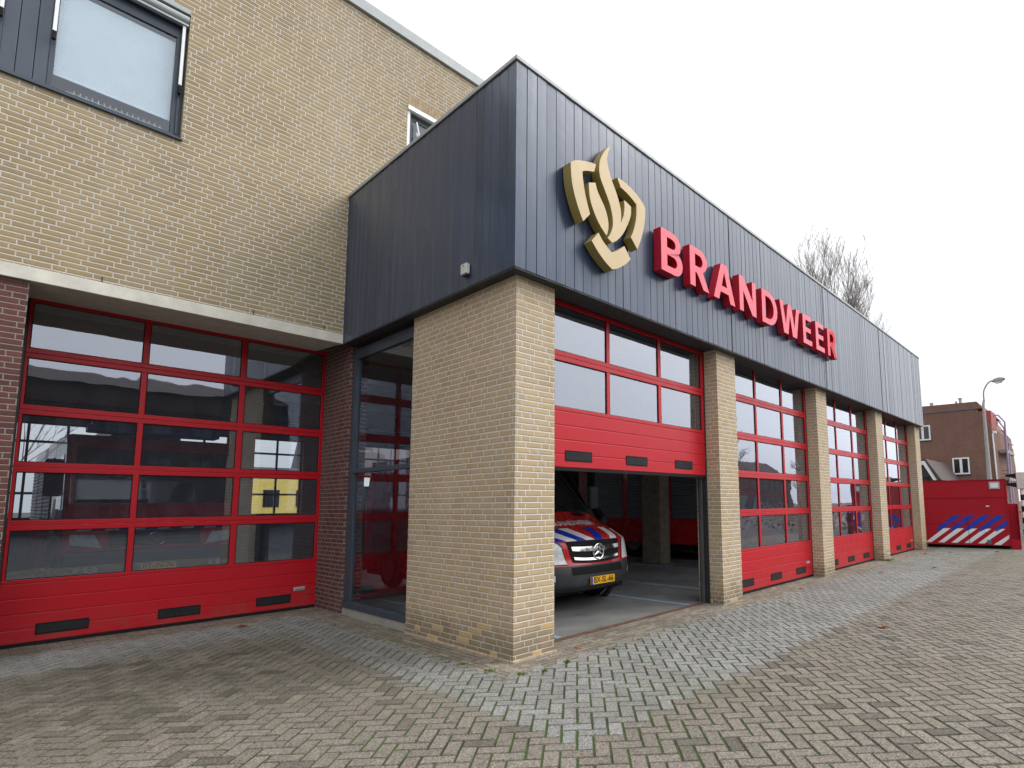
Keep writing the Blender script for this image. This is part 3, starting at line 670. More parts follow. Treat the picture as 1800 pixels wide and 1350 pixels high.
def smooth_poly(pts, corner=38):
    """subdivide between gentle vertices so curves read round, keep sharp corners"""
    n = len(pts); out = []
    def ang(i):
        a = Vector(pts[i])-Vector(pts[i-1]); b = Vector(pts[(i+1) % n])-Vector(pts[i]); return abs(a.angle_signed(b))
    sharp = [math.degrees(ang(i)) > corner for i in range(n)]
    for i in range(n):
        p0, p1, p2, p3 = (Vector(pts[(i+k) % n]) for k in (-1, 0, 1, 2))
        if sharp[i]: p0 = p1-(p2-p1)
        if sharp[(i+1) % n]: p3 = p2+(p2-p1)
        for k in range(4):
            t = k/4
            out.append(tuple(.5*((2*p1)+(-p0+p2)*t+(2*p0-5*p1+4*p2-p3)*t*t+(-p0+3*p1-3*p2+p3)*t**3)))
    return out
def shape_mesh(name, loops, depth, mats, parent, y0, origin=(0,0,0), bevel=0.0):
    """filled 2D outline (x,z) with holes, extruded along Y; front at y0; mats = [face, side]"""
    cu = bpy.data.curves.new('outline', 'CURVE'); cu.dimensions = '2D'; cu.fill_mode = 'BOTH'; cu.extrude = depth/2
    for lp in loops:
        s = cu.splines.new('POLY'); s.points.add(len(lp)-1); s.use_cyclic_u = True
        for p, q in zip(s.points, lp): p.co = (q[0], q[1], 0, 1)
    ob = bpy.data.objects.new('outline', cu); C.objects.link(ob)
    dg = bpy.context.evaluated_depsgraph_get(); dg.update()
    me = bpy.data.meshes.new_from_object(ob.evaluated_get(dg)); bpy.data.objects.remove(ob); bpy.data.curves.remove(cu)
    me.name = name
    ox, oy, oz = origin
    me.transform(Matrix(((1,0,0,-ox), (0,0,-1,y0+depth/2-oy), (0,1,0,-oz), (0,0,0,1))))
    me.materials.clear()
    for m in mats: me.materials.append(m)
    bm = bmesh.new(); bm.from_mesh(me); bmesh.ops.remove_doubles(bm, verts=bm.verts, dist=1e-5); bmesh.ops.recalc_face_normals(bm, faces=bm.faces)
    for f in bm.faces: f.material_index = 0 if f.normal.y < -.9 else 1
    bm.to_mesh(me); bm.free()
    me.polygons.foreach_set('use_smooth', [False]*len(me.polygons)); me.update()
    o = bpy.data.objects.new(name, me); C.objects.link(o); o.parent = parent
    return o
em = thing('wall_emblem', 'gold flame and shield emblem raised on the slate blue fascia', 'emblem', (4.8, YF, 5.1))
for k, pts in EM.items():
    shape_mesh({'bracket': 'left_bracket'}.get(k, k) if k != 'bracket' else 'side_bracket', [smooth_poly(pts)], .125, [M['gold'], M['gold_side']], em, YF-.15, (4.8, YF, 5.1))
# ------------------------------------------------------------------ letters
def arc(cx, cz, rx, rz, a0, a1, n=12): return [(cx+rx*math.cos(math.radians(a0+(a1-a0)*i/n)), cz+rz*math.sin(math.radians(a0+(a1-a0)*i/n))) for i in range(n+1)]
H_ = .594
def glyph(ch, w):
    s = .135
    if ch == 'B':
        o = [(0,0), (w*.58,0)]+arc(w*.62, .172, w*.38, .172, -90, 70, 14)+arc(w*.56, .44, w*.36, .154, -62, 90, 14)+[(0,H_)]
        i1 = [(s,.095), (w*.52,.095)]+arc(w*.54, .173, w*.20, .078, -80, 80, 8)+[(s,.251)]
        i2 = [(s,.355), (w*.48,.355)]+arc(w*.50, .427, w*.18, .072, -80, 80, 8)+[(s,.499)]
        return [o, i1, i2]
    if ch == 'R':
        o = [(0,0), (s,0), (s,.225), (w*.36,.225), (w*.50,.16), (w*.66,0), (w,0), (w*.80,.18), (w*.66,.262)]+arc(w*.54, .425, w*.38, .169, -50, 90, 14)+[(0,H_)]
        o = [(0,0), (s,0), (s,.225), (w*.33,.225), (w*.45,.17), (w*.70,0), (w,0), (w*.80,.17), (w*.67,.262)]+arc(w*.53, .427, w*.39, .167, -42, 90, 14)+[(0,H_)]
        return [o, [(s,.32), (w*.46,.32)]+arc(w*.48, .41, w*.20, .09, -80, 80, 8)+[(s,.50)]]
    if ch == 'A':
        return [[(0,0), (w*.235,0), (w*.31,.135), (w*.69,.135), (w*.765,0), (w,0), (w*.64,H_), (w*.36,H_)], [(w*.37,.235), (w*.63,.235), (w*.50,.475)]]
    if ch == 'N':
        q = .125; return [[(0,0), (q,0), (q,.36), (w-q*1.15,0), (w,0), (w,H_), (w-q,H_), (w-q,.245), (q*1.15,H_), (0,H_)]]
    if ch == 'D':
        o = [(0,0), (w*.42,0)]+arc(w*.44, H_/2, w*.56, H_/2, -90, 90, 22)+[(0,H_)]
        return [o, [(s,.098), (w*.40,.098)]+arc(w*.42, H_/2, w*.34, H_/2-.098, -84, 84, 16)+[(s,H_-.098)]]
    if ch == 'W':
        return [[(w*.175,0), (w*.385,0), (w*.5,.40), (w*.615,0), (w*.825,0), (w,H_), (w*.85,H_), (w*.72,.175), (w*.585,H_), (w*.415,H_), (w*.28,.175), (w*.15,H_), (0,H_)]]
    if ch == 'E':
        return [[(0,0), (w,0), (w,.1), (s,.1), (s,.25), (w*.9,.25), (w*.9,.345), (s,.345), (s,.494), (w*.96,.494), (w*.96,H_), (0,H_)]]
ls = thing('letter_sign', 'large red raised block letters spelling BRANDWEER along the fascia', 'letter sign', (9, YF, 4.64))
lets = [('B',5.815,.50),('R',6.505,.50),('A',7.143,.645),('N',7.943,.57),('D',8.735,.595),('W',9.446,.865),('E',10.475,.425),('E',11.12,.45),('R',11.764,.52)]
for n, (ch, x, wd) in enumerate(lets):
    lp = [[(x+px, 4.638+pz) for px, pz in L_] for L_ in glyph(ch, wd)]
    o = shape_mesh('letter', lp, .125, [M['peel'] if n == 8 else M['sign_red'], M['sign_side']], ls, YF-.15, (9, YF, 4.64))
    if n == 8: o['label'] = 'last letter R, its pale face film blistered to bright red'
# ------------------------------------------------------------------ flat lettering
def text_mesh(name, s, size, m, parent, loc, axis='front', bold=.0, width=None, mapf=None, depth=.0015):
    cu = bpy.data.curves.new(name, 'FONT'); cu.body = s; cu.size = size; cu.align_x = 'CENTER'; cu.align_y = 'CENTER'; cu.offset = bold*size; cu.extrude = depth; cu.resolution_u = 3
    ob = bpy.data.objects.new(name, cu); C.objects.link(ob); dg = bpy.context.evaluated_depsgraph_get(); dg.update()
    me = bpy.data.meshes.new_from_object(ob.evaluated_get(dg)); bpy.data.objects.remove(ob)
    xs = [v.co.x for v in me.vertices]; k = (width/(max(xs)-min(xs))) if width else 1; mid = (max(xs)+min(xs))/2
    for v in me.vertices:
        x, y, z = (v.co.x-mid)*k, v.co.y, v.co.z
        if mapf: v.co = mapf(x, y, z)
        elif axis == 'front': v.co = (x, -z, y)
        elif axis == 'left': v.co = (-z, -x, y)
        elif axis == 'right': v.co = (z, x, y)
    me.materials.clear(); me.materials.append(m); me.update()
    o = bpy.data.objects.new(name, me); C.objects.link(o); o.location = loc; o.parent = parent; return o
def star(mb, c, R, r=.008, seg=28):
    mb.torus(c, R, r, 'y', seg, 8); c = Vector(c)
    for a in (90, 210, 330):
        t = math.radians(a); tip = c+Vector((math.cos(t)*R, 0, math.sin(t)*R)); p = Vector((-math.sin(t), 0, math.cos(t)))*R*.2
        b0 = c-Vector((math.cos(t), 0, math.sin(t)))*R*.07; fr_ = Vector((0, -.012, 0))
        mb.face([b0+p, tip, c+fr_]); mb.face([b0-p, c+fr_, tip])
    return mb
def plate_obj(parent, loc, s):
    p = MB().box(loc[0]-.26, loc[0]+.26, loc[1]-.012, loc[1], loc[2]-.055, loc[2]+.055)
    po = p.build('number_plate', M['plate'], parent, bevel=.003)
    MB().box(loc[0]-.258, loc[0]-.22, loc[1]-.0145, loc[1]-.0125, loc[2]-.053, loc[2]+.053).build('blue_band', M['blue'], po)
    text_mesh('plate_lettering', s, .118, M['ink'], po, (loc[0]+.018, loc[1]-.014, loc[2]), bold=.014, width=.42)
    return po
def wheel(parent, cx, cy, r, wd, axis='x'):
    w_ = MB(); s = 1 if wd > 0 else -1; wd = abs(wd)
    w_.torus((cx, cy, r), r-wd*.28, wd*.30, 'x', 32, 10).cyl((cx, cy, r), 'x', r-wd*.2, wd*.75, 32)
    o = w_.build('wheel', M['rubber'], parent, smooth=False)
    MB().cyl((cx+s*wd*.36, cy, r), 'x', r*.58, .03, 24).cyl((cx+s*wd*.4, cy, r), 'x', r*.2, .05, 16).build('rim', M['alu_dk'], o)
    return o
# ------------------------------------------------------------------ van in the open bay
def catmull(P, t):
    n = len(P); t = max(0, min(n-1.0001, t)); i = int(t); f = t-i
    g = lambda k: P[max(0, min(n-1, k))]
    p0, p1, p2, p3 = g(i-1), g(i), g(i+1), g(i+2)
    return tuple(.5*((2*b)+(-a+c)*f+(2*a-5*b+4*c-d)*f*f+(-a+3*b-3*c+d)*f**3) for a, b, c, d in zip(p0, p1, p2, p3))
def make_van(loc, rz):
    V = thing('fire_van', 'red delivery van with blue and white bonnet stripes parked under the raised door', 'van', loc, rz)
    # profile stations: y from front, z, half width, bulge back at edges, drop at edges
    ST_ = [(.20,.27,.84,.30,0), (.03,.36,.93,.30,0), (.0,.50,.96,.30,0), (.02,.63,.97,.28,0), (.06,.74,.97,.27,0), (.10,.98,.95,.26,.02),
          (.20,1.08,.94,.24,.05), (.55,1.22,.93,.12,.07), (1.0,1.42,.93,.07,.06), (1.42,1.85,.90,.10,.03), (1.85,2.30,.84,.10,.03), (2.15,2.44,.82,.04,.06), (3.5,2.52,.82,0,.08), (5.6,2.50,.82,0,.08)]
    def surf(s, t, off=0.0):
        def q(s_, t_):
            y, z, hw, bl, dr = catmull(ST_, s_); return Vector((hw*t_, y+bl*abs(t_)**3.2, z-dr*abs(t_)**3))
        p = q(s, t)
        if off:
            e_ = .02; a = q(min(s+e_, 12.9), t)-q(max(s-e_, 0), t); b = q(s, min(t+e_, 1))-q(s, max(t-e_, -1)); n = b.cross(a).normalized()
            if n.y > 0 and n.z < .3: n = -n
            if n.z < -.5: n = -n
            p = p+n*off
        return p
    def patch(name, s0, s1, t0, t1, m, off=.0, par=None, ns=8, nt=10, slant=0, thick=0, keep=None):
        mb = MB(); n0 = 0
        for i in range(ns+1):
            s = s0+(s1-s0)*i/ns
            for j in range(nt+1):
                t = t0+(t1-t0)*j/nt+slant*i/ns
                if keep: s_, t_ = keep(i/ns, j/nt)
                else: s_, t_ = s, t
                mb.v.append(tuple(surf(s_, max(-1, min(1, t_)), off)))
        for i in range(ns):
            for j in range(nt):
                a = i*(nt+1)+j; mb.f.append((a, a+1, a+nt+2, a+nt+1)); mb.m.append(0); mb.col.append(None)
        return mb.build(name, m, par or V, smooth=True, fix=False)
    patch('bumper', 0, 3.35, -1, 1, M['plastic'], ns=14, nt=24)
    body = patch('body', 3.35, 8, -1, 1, M['truck_red'], ns=26, nt=24)
    patch('windscreen', 8, 10.4, -.97, .97, M['vehglass'], .004, ns=12, nt=16)
    patch('roof', 10.4, 13, -1, 1, M['truck_red'], ns=12, nt=12)
    patch('windscreen_pillar', 8, 10.4, .93, 1, M['plastic'], .006, nt=2, par=body); patch('windscreen_pillar', 8, 10.4, -1, -.93, M['plastic'], .006, nt=2, par=body)
    # sides
    for sg in (-1, 1):
        mb = MB(); S = [x*.25 for x in range(0, 53)]
        top = [surf(s, sg) for s in S if 3.35 <= s <= 13]
        for a, b in zip(top, top[1:]):
            la, lb = min(a.z, .64 if a.y < .62 else .28), min(b.z, .64 if b.y < .62 else .28)
            mb.face([a, b, (b.x+0*sg, b.y, lb), (a.x, a.y, la)])
        mb.build('side_panel', M['truck_red'], V, fix=False)
        sd_ = MB(); x = sg*.945
        sd_.prism([(1.15,1.42), (1.62,2.12), (2.15,2.2), (2.15,1.42)], 'x', x-.012, x+.012); sd_.build('side_window', M['vehglass'], V)
        MB().torus((sg*.93, .98, .36), .40, .05, 'x', 28, 6).build('wheel_arch', M['plastic'], V)
        wheel(V, sg*.84, .98, .345, .24*sg); wheel(V, sg*.84, 4.6, .345, .24*sg)
        mr = MB().box(sg*1.0, sg*1.22, 1.15, 1.25, 1.45, 1.85); mr.build('mirror', M['plastic'], V, bevel=.03)
        # headlight: tall swept lens at the corner
        sg_ = sg
        def hk(a, b, sg_=sg_): 
            t_in = .60+.08*a; t_out = .97
            return 3.62+2.5*a*(.45+.55*b), sg_*(t_in+(t_out-t_in)*b)
        hl = patch('headlight', 0, 1, 0, 1, M['lens'], .012, ns=10, nt=8, keep=hk)
        patch('headlight_rim', 0, 1, 0, 1, M['plastic'], .006, par=hl, ns=10, nt=8, keep=lambda a, b, f=hk: (lambda q: (q[0]+(a-.5)*.22, q[1]+sg_*(b-.5)*.03))(f(a, b)))
        patch('fog_lamp', 1.75, 2.35, sg*.80, sg*.90, M['lens'], .01)
    MB().box(-.9, .9, .35, 5.5, .22, .30).build('underbody', M['rubber'], V)
    MB().prism([(-.95,.28),(.95,.28),(.95,1.4),(.82,2.44),(-.82,2.44),(-.95,1.4)], 'y', 5.55, 5.62).build('rear_door', M['truck_red'], V, bevel=.02)
    # grille
    def gk(a, b):
        hwid = (.50+.10*a) - .05*math.cos(b*2*math.pi)*0
        t_ = (b*2-1)*hwid; return 3.55+1.6*a-.0+.25*(abs(b*2-1)**2)*(1-a), t_
    gr = patch('grille', 0, 1, 0, 1, M['rubber'], .012, ns=8, nt=16, keep=gk)
    for f0, f1 in ((.18, .32), (.56, .72)):
        patch('chrome_bar', 0, 1, 0, 1, M['chrome'], .024, par=gr, ns=3, nt=16, keep=lambda a, b, f0=f0, f1=f1: gk(f0+(f1-f0)*a, .04+.92*b))
    st = MB(); c_ = surf(4.4, 0, .035); star(st, c_, .112, .012); st.build('three_pointed_star', M['chrome'], gr, smooth=False)
    patch('lower_intake', 2.25, 3.1, -.55, .55, M['rubber'], .006)
    plate_obj(V, (0.02, -.02, .435), 'BX-SL-66')
    # bonnet stripes
    k = 0; tt = -.96
    while tt < .80:
        wdt = .19; m = (M['whitest'], M['blue'])[k % 2] if tt < 0 else (M['truck_red'], M['whitest'])[k % 2]
        patch('bonnet_stripe', 5.2, 6.75, tt, tt+wdt, m, .004, ns=8, nt=4, slant=-.26 if tt < -.1 else .08); tt += wdt; k += 1
    def hood(x, y, z): return surf(7.12+y/.34*1.0, x/.93, .008+z)
    text_mesh('bonnet_lettering', 'BRANDWEER', .17, M['lettering'], V, (0,0,0), mapf=hood, bold=.02, width=.92)
    patch('bonnet_vent', 7.72, 7.95, .34, .66, M['rubber'], .006)
    for x0, x1 in ((-.75, -.05), (.05, .72)):
        w_ = MB().tube([surf(8.05, x0, .02), surf(8.3, (x0+x1)/2, .03), surf(8.5, x1, .02)], .01, 6); w_.build('wiper', M['rubber'], V)
    return V
make_van((6.20, 5.72, 0), 0)
# ------------------------------------------------------------------ fire engines
def make_engine(loc, label, plate, rz=0, group='fire engines in the hall'):
    E_ = thing('fire_engine', label, 'fire engine', loc, rz, group)
    W2 = 1.2
    cab = MB().prism([(.0,.55),(.0,1.52),(.05,1.62),(.22,2.62),(.42,2.80),(2.1,2.86),(2.1,.55)], 'x', -W2, W2)
    cabo = cab.build('cab', M['truck_red'], E_, bevel=.06)
    ws = MB().prism([(.035,1.64),(.195,2.56),(.215,2.56),(.06,1.64)], 'x', -1.08, 1.08); ws.build('windscreen', M['vehglass'], E_)
    MB().box(-1.05, -.15, -.012, -.002, 1.66, 1.70).build('wiper', M['rubber'], E_)
    MB().box(-1.1, 1.1, -.02, -.001, 1.36, 1.53).build('front_band', M['truck_red'], E_, bevel=.006)
    sb = MB(); 
    for k in range(12): sb.prism([(-1.02+k*.17,1.19),(-1.02+k*.17+.17,1.19),(-1.02+k*.17+.22,1.33),(-1.02+k*.17+.05,1.33)], 'y', -.018, -.004, k % 2)
    sb.build('warning_stripe', [M['whitest'], M['blue']], E_)
    g = MB().box(-.62, .62, -.03, -.004, .92, 1.18)
    go = g.build('grille', M['rubber'], E_, bevel=.02)
    cb = MB()
    for z in (.98, 1.05, 1.12): cb.box(-.56, .56, -.036, -.0305, z-.008, z+.008)
    cb.build('grille_bar', M['plastic'], go)
    st = MB(); star(st, (0, -.045, 1.03), .115, .007); st.build('three_pointed_star', M['chrome'], go)
    for sg in (-1, 1):
        MB().prism([(sg*.70,.90),(sg*1.10,.96),(sg*1.10,1.14),(sg*.80,1.12)], 'y', -.04, -.003).build('headlight', M['lens'], E_, bevel=.012)
        MB().box(sg*1.22, sg*1.44, .12, .24, 1.75, 2.35).build('mirror', M['rubber'], E_, bevel=.03)
        f_l = MB()
        for q in range(3): f_l.cyl((sg*(.78+.11*q), -.125, .57), 'y', .042, .02, 16)
        f_l.build('fog_lamp', M['alu'], E_)
        MB().prism([(.35,1.68),(.5,2.45),(1.15,2.45),(1.15,1.55),(.35,1.55)], 'x', sg*1.195, sg*1.208).build('side_window', M['vehglass'], E_)
        MB().box(sg*1.201, sg*1.21, .95, 1.0, 1.3, 1.42).build('door_handle', M['rubber'], E_)
        # blue-white slanting door marks
        dm = MB()
        for k in range(4): dm.prism([(.95+k*.22,1.15),(1.17+k*.22,1.15),(.97+k*.22,1.72),(.75+k*.22,1.72)], 'x', sg*1.201, sg*1.206, k % 2)
        dm.build('door_stripe', [M['blue'], M['whitest']], E_)
        t_ = text_mesh('side_lettering', 'BRANDWEER', .19, M['lettering'], E_, (sg*1.209, .55, 1.83 if False else 1.46), axis='right' if sg > 0 else 'left', bold=.02, width=.95)
        wheel(E_, sg*1.02, 1.0, .5, .3*sg); wheel(E_, sg*1.02, 5.2, .5, .3*sg)
        MB().torus((sg*1.2, 1.0, .5), .56, .05, 'x', 28, 6).build('wheel_arch', M['plastic'], E_)
        for a, b in ((2.35,3.75),(3.95,5.35),(5.55,7.1)):
            s = MB(); n = 18
            for k in range(n):
                z0 = 1.12+k*1.4/n; s.prism([(sg*1.198,z0),(sg*1.212,z0+.02),(sg*1.212,z0+.06),(sg*1.198,z0+.0775)], 'y', a, b)
            s.build('roller_shutter', M['shutter'], E_)
    MB().box(-W2, W2, -.10, .3, .38, .86).build('front_bumper', M['plastic'], E_, bevel=.06)
    MB().box(-1.16, 1.16, -.022, -.001, .865, .905).build('bumper_band', M['truck_red'], E_)
    plate_obj(E_, (0.02, -.106, .57), plate)
    MB().box(-W2+.01, W2-.01, 2.2, 7.4, .42, 2.85).build('equipment_body', M['truck_red'], E_, bevel=.03)
    MB().box(-W2+.1, W2-.1, .5, 7.2, .25, .45).build('chassis', M['rubber'], E_)
    lb = MB().box(-.95, .95, .5, .85, 2.87, 2.99).box(-.9, -.4, .45, .9, 2.99, 3.08).box(.4, .9, .45, .9, 2.99, 3.08); lb.build('light_bar', M['blue'], E_, bevel=.03)
    MB().box(-.5, .3, 1.4, 6.8, 2.95, 3.15).build('roof_ladder', M['alu_dk'], E_)
    return E_
make_engine((2.17, 12.5, 0), 'red fire engine behind the left garage door', 'BT-JN-76')
make_engine((14.0, 5.35, 0), 'red fire engine behind the garage door third from the brick corner', 'BT-HS-31')
make_engine((18.05, 6.0, 0), 'red fire engine behind the farthest garage door', 'BT-KL-52')
# hose reel drop hanging in the bay, exit light
ex = thing('exit_light', 'small green lit exit light hanging deep in the open bay', 'exit light', (8.2, 9.8, 2.95))
def emit(name, c, s):
    m, t, b = mat(name); b.inputs['Base Color'].default_value = (*c, 1); b.inputs['Emission Color'].default_value = (*c, 1); b.inputs['Emission Strength'].default_value = s; return m
MB().box(-.14, .14, -.03, .03, -.06, .06).build('housing', M['plastic'], ex, bevel=.006)
MB().box(-.12, -.02, -.036, -.0305, -.04, .04).box(.02, .12, -.036, -.0305, -.04, .04).build('lit_panel', emit('green_light', (.05,.8,.2), 1.2), ex)
MB().box(-.01, .01, -.01, .01, .06, 1.3).build('hanger', M['plastic'], ex)
hz = thing('exhaust_hose', 'black corrugated exhaust hose hanging behind the van', 'hose', (9.6, 9.2, 0))
pts = [(0,0,4.2),(0,.0,3.2),(.06,.0,2.4),(.02,-.05,1.7),(.16,-.1,1.35),(.3,-.15,1.2)]
MB().tube([catmull(pts, i*.125) for i in range(41)], [.085+.012*(i % 2) for i in range(41)], 12).build('hose', M['rubber'], hz)
MB().cyl((.3,-.15,1.17), 'z', .11, .16, 14).build('nozzle', M['plastic'], hz)
# ------------------------------------------------------------------ red container
CX = 21.3
ct = thing('roll_off_container', 'red swap body container with blue and white slanting stripes past the end pier', 'container', (21.33, 3.62, 0), math.radians(8))
Y0, Y1 = -1.26, 1.32
MB().box(0, 6, Y0, Y1, .10, 2.2).build('body', M['cont_red'], ct, bevel=.012)
rb = MB().box(-.02, -.001, Y0+.01, Y1-.01, 1.62, 1.645).box(-.015, -.001, -.16, Y1-.01, .80, .815).box(-.02, -.001, Y0, Y0+.03, .1, 2.2).box(-.02, -.001, Y0+.031, Y1-.01, 2.18, 2.2); rb.build('rib', M['cont_red'], ct)
MB().box(-.012, -.001, -.165, -.155, .12, .95).build('door_gap', M['rubber'], ct)
def par_(mb, yl, yr, z0, z1, dy, mi=0):   # slanted stripe on the -X face; world y decreases to the right of the picture
    mb.prism([(yl, z0), (yr, z0), (yr-dy, z1), (yl-dy, z1)], 'x', -.0055, -.001, mi)
wsx = MB()
for k in range(5): 
    a = 4.71-.37*k-3.62; wsx.prism([(a-0, .165),(a-.17,.165),(a-.75,.63),(a-.55,.63)], 'x', -.0055, -.001)
wsx.prism([(2.80-3.62+.02,.13),(2.62-3.62,.13),(2.40-3.62,.33),(2.39-3.62,.45)], 'x', -.0055, -.001)
wsx.build('white_stripe', M['whitest'], ct)
bs = MB(); rnd = random.Random(4)
for k in range(4):
    a = -.395*k-3.62; bs.prism([(4.34+a,.66),(4.34+a,.53),(4.12+a,.648),(3.62+a,1.06),(3.86+a,1.06)], 'x', -.0055, -.001)
a = -3.62; bs.prism([(2.74+a,.66),(2.74+a,.53),(2.54+a,.648),(2.375+a,.78),(2.375+a,.93)], 'x', -.0055, -.001)
bs.build('blue_stripe', M['blue'], ct)
MB().box(-.02, -.001, 2.53-3.62, 2.82-3.62, 1.89, 2.12).build('sign_frame', M['alu'], ct); MB().box(-.024, -.0205, 2.57-3.62, 2.78-3.62, 1.93, 2.08).build('sign_board', M['white'], ct)
MB().box(-.03, -.001, 2.85-3.62, 2.95-3.62, 1.32, 1.36).box(-.03, -.001, 2.95-3.62, 3.03-3.62, .52, .55).build('latch', M['chrome'], ct, bevel=.005)
MB().box(-.02, -.001, 2.87-3.62, 2.98-3.62, .14, .28).build('lamp_box', M['alu_dk'], ct, bevel=.005)
MB().box(.25, .3, Y0-.24, Y0-.003, -.0, 1.42).box(.05, .249, Y0-.24, Y0-.003, 0.0, .3).box(.05, 2.4, Y0-.262, Y0-.241, 0, 1.42).build('side_flap', M['cont_red'], ct, bevel=.01)
MB().box(.3, 5.8, Y0+.3, Y0+.45, 0, .099).box(.3, 5.8, Y1-.45, Y1-.3, 0, .099).build('skid', M['rubber'], ct)
# ------------------------------------------------------------------ houses behind
K = 52/42
def Z_(z): return 1.53+(z-1.53)*K
h1 = thing('brick_house', 'brown brick gable end house rising behind the red container', 'house', (52, 9, 0))
def hy(y): return y*K-9
prof = [(hy(8.9)+3, 0), (hy(8.9)+3, Z_(7.42)), (hy(5.9), Z_(7.36)), (hy(5.56), Z_(6.80)), (hy(5.14), Z_(6.12)), (hy(5.01), Z_(2.91)), (hy(5.0), 0)]
MB().prism(prof, 'x', 0, 12).build('wall', M['farbrick'], h1)
MB().prism([(hy(8.9)+2.9, Z_(7.5)), (hy(8.9)+2.9, Z_(8.0)), (hy(5.87), Z_(7.9)), (hy(5.56), Z_(7.42))], 'x', .4, 11).build('parapet', M['farbrick'], h1)
MB().prism([(hy(8.9)+3.05, Z_(7.42)+.002), (hy(8.9)+3.05, Z_(7.42)+.12), (hy(5.87)-.02, Z_(7.36)+.12), (hy(5.87)-.02, Z_(7.36)+.002)], 'x', -.05, 11.9).build('gutter', M['alu_dk'], h1)
MB().box(.3, 3, hy(5.14), hy(5.73), Z_(6.9)-1.6, Z_(7.22)).build('dormer_cheek', plain('red_tile_hanging', (.33,.065,.06), .7, var=.2, vscale=9), h1)
for ya, yb_, z0, z1 in ((hy(6.47), hy(7.42), Z_(3.22), Z_(4.3)), (hy(8.57), hy(9.5), Z_(5.59), Z_(6.6))):
    f = MB(); t_ = .11; ym = (ya+yb_)/2
    f.box(-.04, .02, ya, yb_, z0, z0+t_).box(-.04, .02, ya, yb_, z1-t_, z1).box(-.04, .02, ya, ya+t_, z0+t_, z1-t_).box(-.04, .02, yb_-t_, yb_, z0+t_, z1-t_).box(-.04, .02, ym-.09, ym+.09, z0+t_, z1-t_)
    fo = f.build('window', M['white'], h1); MB().box(-.03, -.004, ya+t_, ym-.09, z0+t_, z1-t_).box(-.03, -.004, ym+.09, yb_-t_, z0+t_, z1-t_).build('pane', M['vehglass'], fo)
    MB().box(-.028, -.005, ya+t_+.001, ym-.1, z1-t_-.12, z1-t_-.001).build('curtain', M['blind'], fo) if False else None
    MB().box(-.05, -.001, ya-.06, yb_+.06, z0-.1, z0-.005).build('sill', M['tile'], fo)
for y, z0, z1, r in ((hy(6.97), Z_(7.9), Z_(8.40), .12), (hy(7.22), Z_(7.9), Z_(8.2), .07), (hy(8.7), Z_(7.9), Z_(8.28), .12)):
    MB().tube([(2, y, z0), (2, y, z1)], r, 10).cyl((2, y, z1), 'z', r*1.3, .12, 10).build('chimney_pipe', M['alu'], h1)
bf = MB(); 
for dy, zz, sp_ in ((0, 7.05, 0), (.22, 6.70, .5), (.1, 6.2, 1.0)):
    y_a, y_b, y_c = hy(5.12), hy(4.92+dy*.3), hy(4.60+dy*.6)
    bf.tube([(2+sp_*2, y_a, Z_(zz)), (2+sp_*2, y_b, Z_(zz)), (2+sp_*2, y_c, Z_(zz-.48)), (2+sp_*2, y_c, .1)], .07, 8)
bf.tube([(2.2, hy(4.57), Z_(5.28)), (6, hy(4.57), Z_(5.28))], .05, 6)
bf.build('balcony_frame', M['lilac'], h1)
MB().box(2, 7, hy(4.62), hy(5.0), Z_(4.58), Z_(4.80)).box(2, 7, hy(4.62), hy(5.0), Z_(2.8), Z_(2.95)).build('balcony', M['concrete'], h1)
MB().box(-.05, .3, hy(4.92), hy(5.10), Z_(5.72), Z_(5.86)).build('eave_board', M['white'], h1)
rl = MB()
for z in (3.0, 3.2, 3.4): rl.box(2.3, 2.34, hy(4.60), hy(4.98), Z_(z), Z_(z)+.05)
rl.build('railing', M['alu_dk'], h1)
MB().tube([(-.06, hy(5.03), 0), (-.06, hy(5.1), Z_(5.7))], .05, 6).build('drain_pipe', M['white'], h1)
K3 = 72/42
h2 = thing('brick_house', 'narrow brick house with red tiled upper storey beyond the lilac balconies', 'house', (72, 7, 0))
def hz3(z): return 1.53+(z-1.53)*K3
MB().prism([(4.5*K3-7+1.5, 0), (4.5*K3-7+1.5, hz3(4.7)), (4.42*K3-7, hz3(4.6)), (4.22*K3-7, hz3(3.9)), (4.18*K3-7, 0)], 'x', 0, 2.5).build('wall', M['farbrick'], h2)
MB().box(.2, 3, 4.27*K3-7, 4.52*K3-7, hz3(4.0), hz3(4.76)).build('tile_front', plain('red_tiles', (.33,.065,.06), .7), h2)
MB().box(-.05, .3, 4.12*K3-7, 4.25*K3-7, hz3(3.74), hz3(3.80)).build('eave_board', M['white'], h2)
h3 = thing('gabled_house', 'low dark gabled house with white bargeboard between pier and brick house', 'house', (44, 10.2, 0))
k4 = 44/42
def g3(y, z): return (y*k4-10.2, 1.53+(z-1.53)*k4)
MB().prism([g3(8.42, 2.9), g3(9.08, 4.15), g3(11, 4.15), g3(11.7, 2.9), (g3(11.7, 0)[0], 0), (g3(8.42, 0)[0], 0)], 'x', .1, 7).build('wall', M['dark'], h3)
MB().prism([g3(8.40, 2.9), g3(8.58, 2.9), g3(9.12, 3.95), g3(11, 3.95), g3(11, 4.2), g3(9.05, 4.2)], 'x', -.1, .05).build('bargeboard', M['white'], h3)
MB().prism([g3(8.12, 2.9), g3(8.38, 2.9), g3(9.04, 4.22), g3(11, 4.22), g3(11, 4.32), g3(8.98, 4.34)], 'x', 0, 7).build('roof', M['tile'], h3)
MB().box(-.02, .09, g3(8.9, 0)[0], g3(10.5, 0)[0], .9, 3.2).build('window', M['vehglass'], h3)
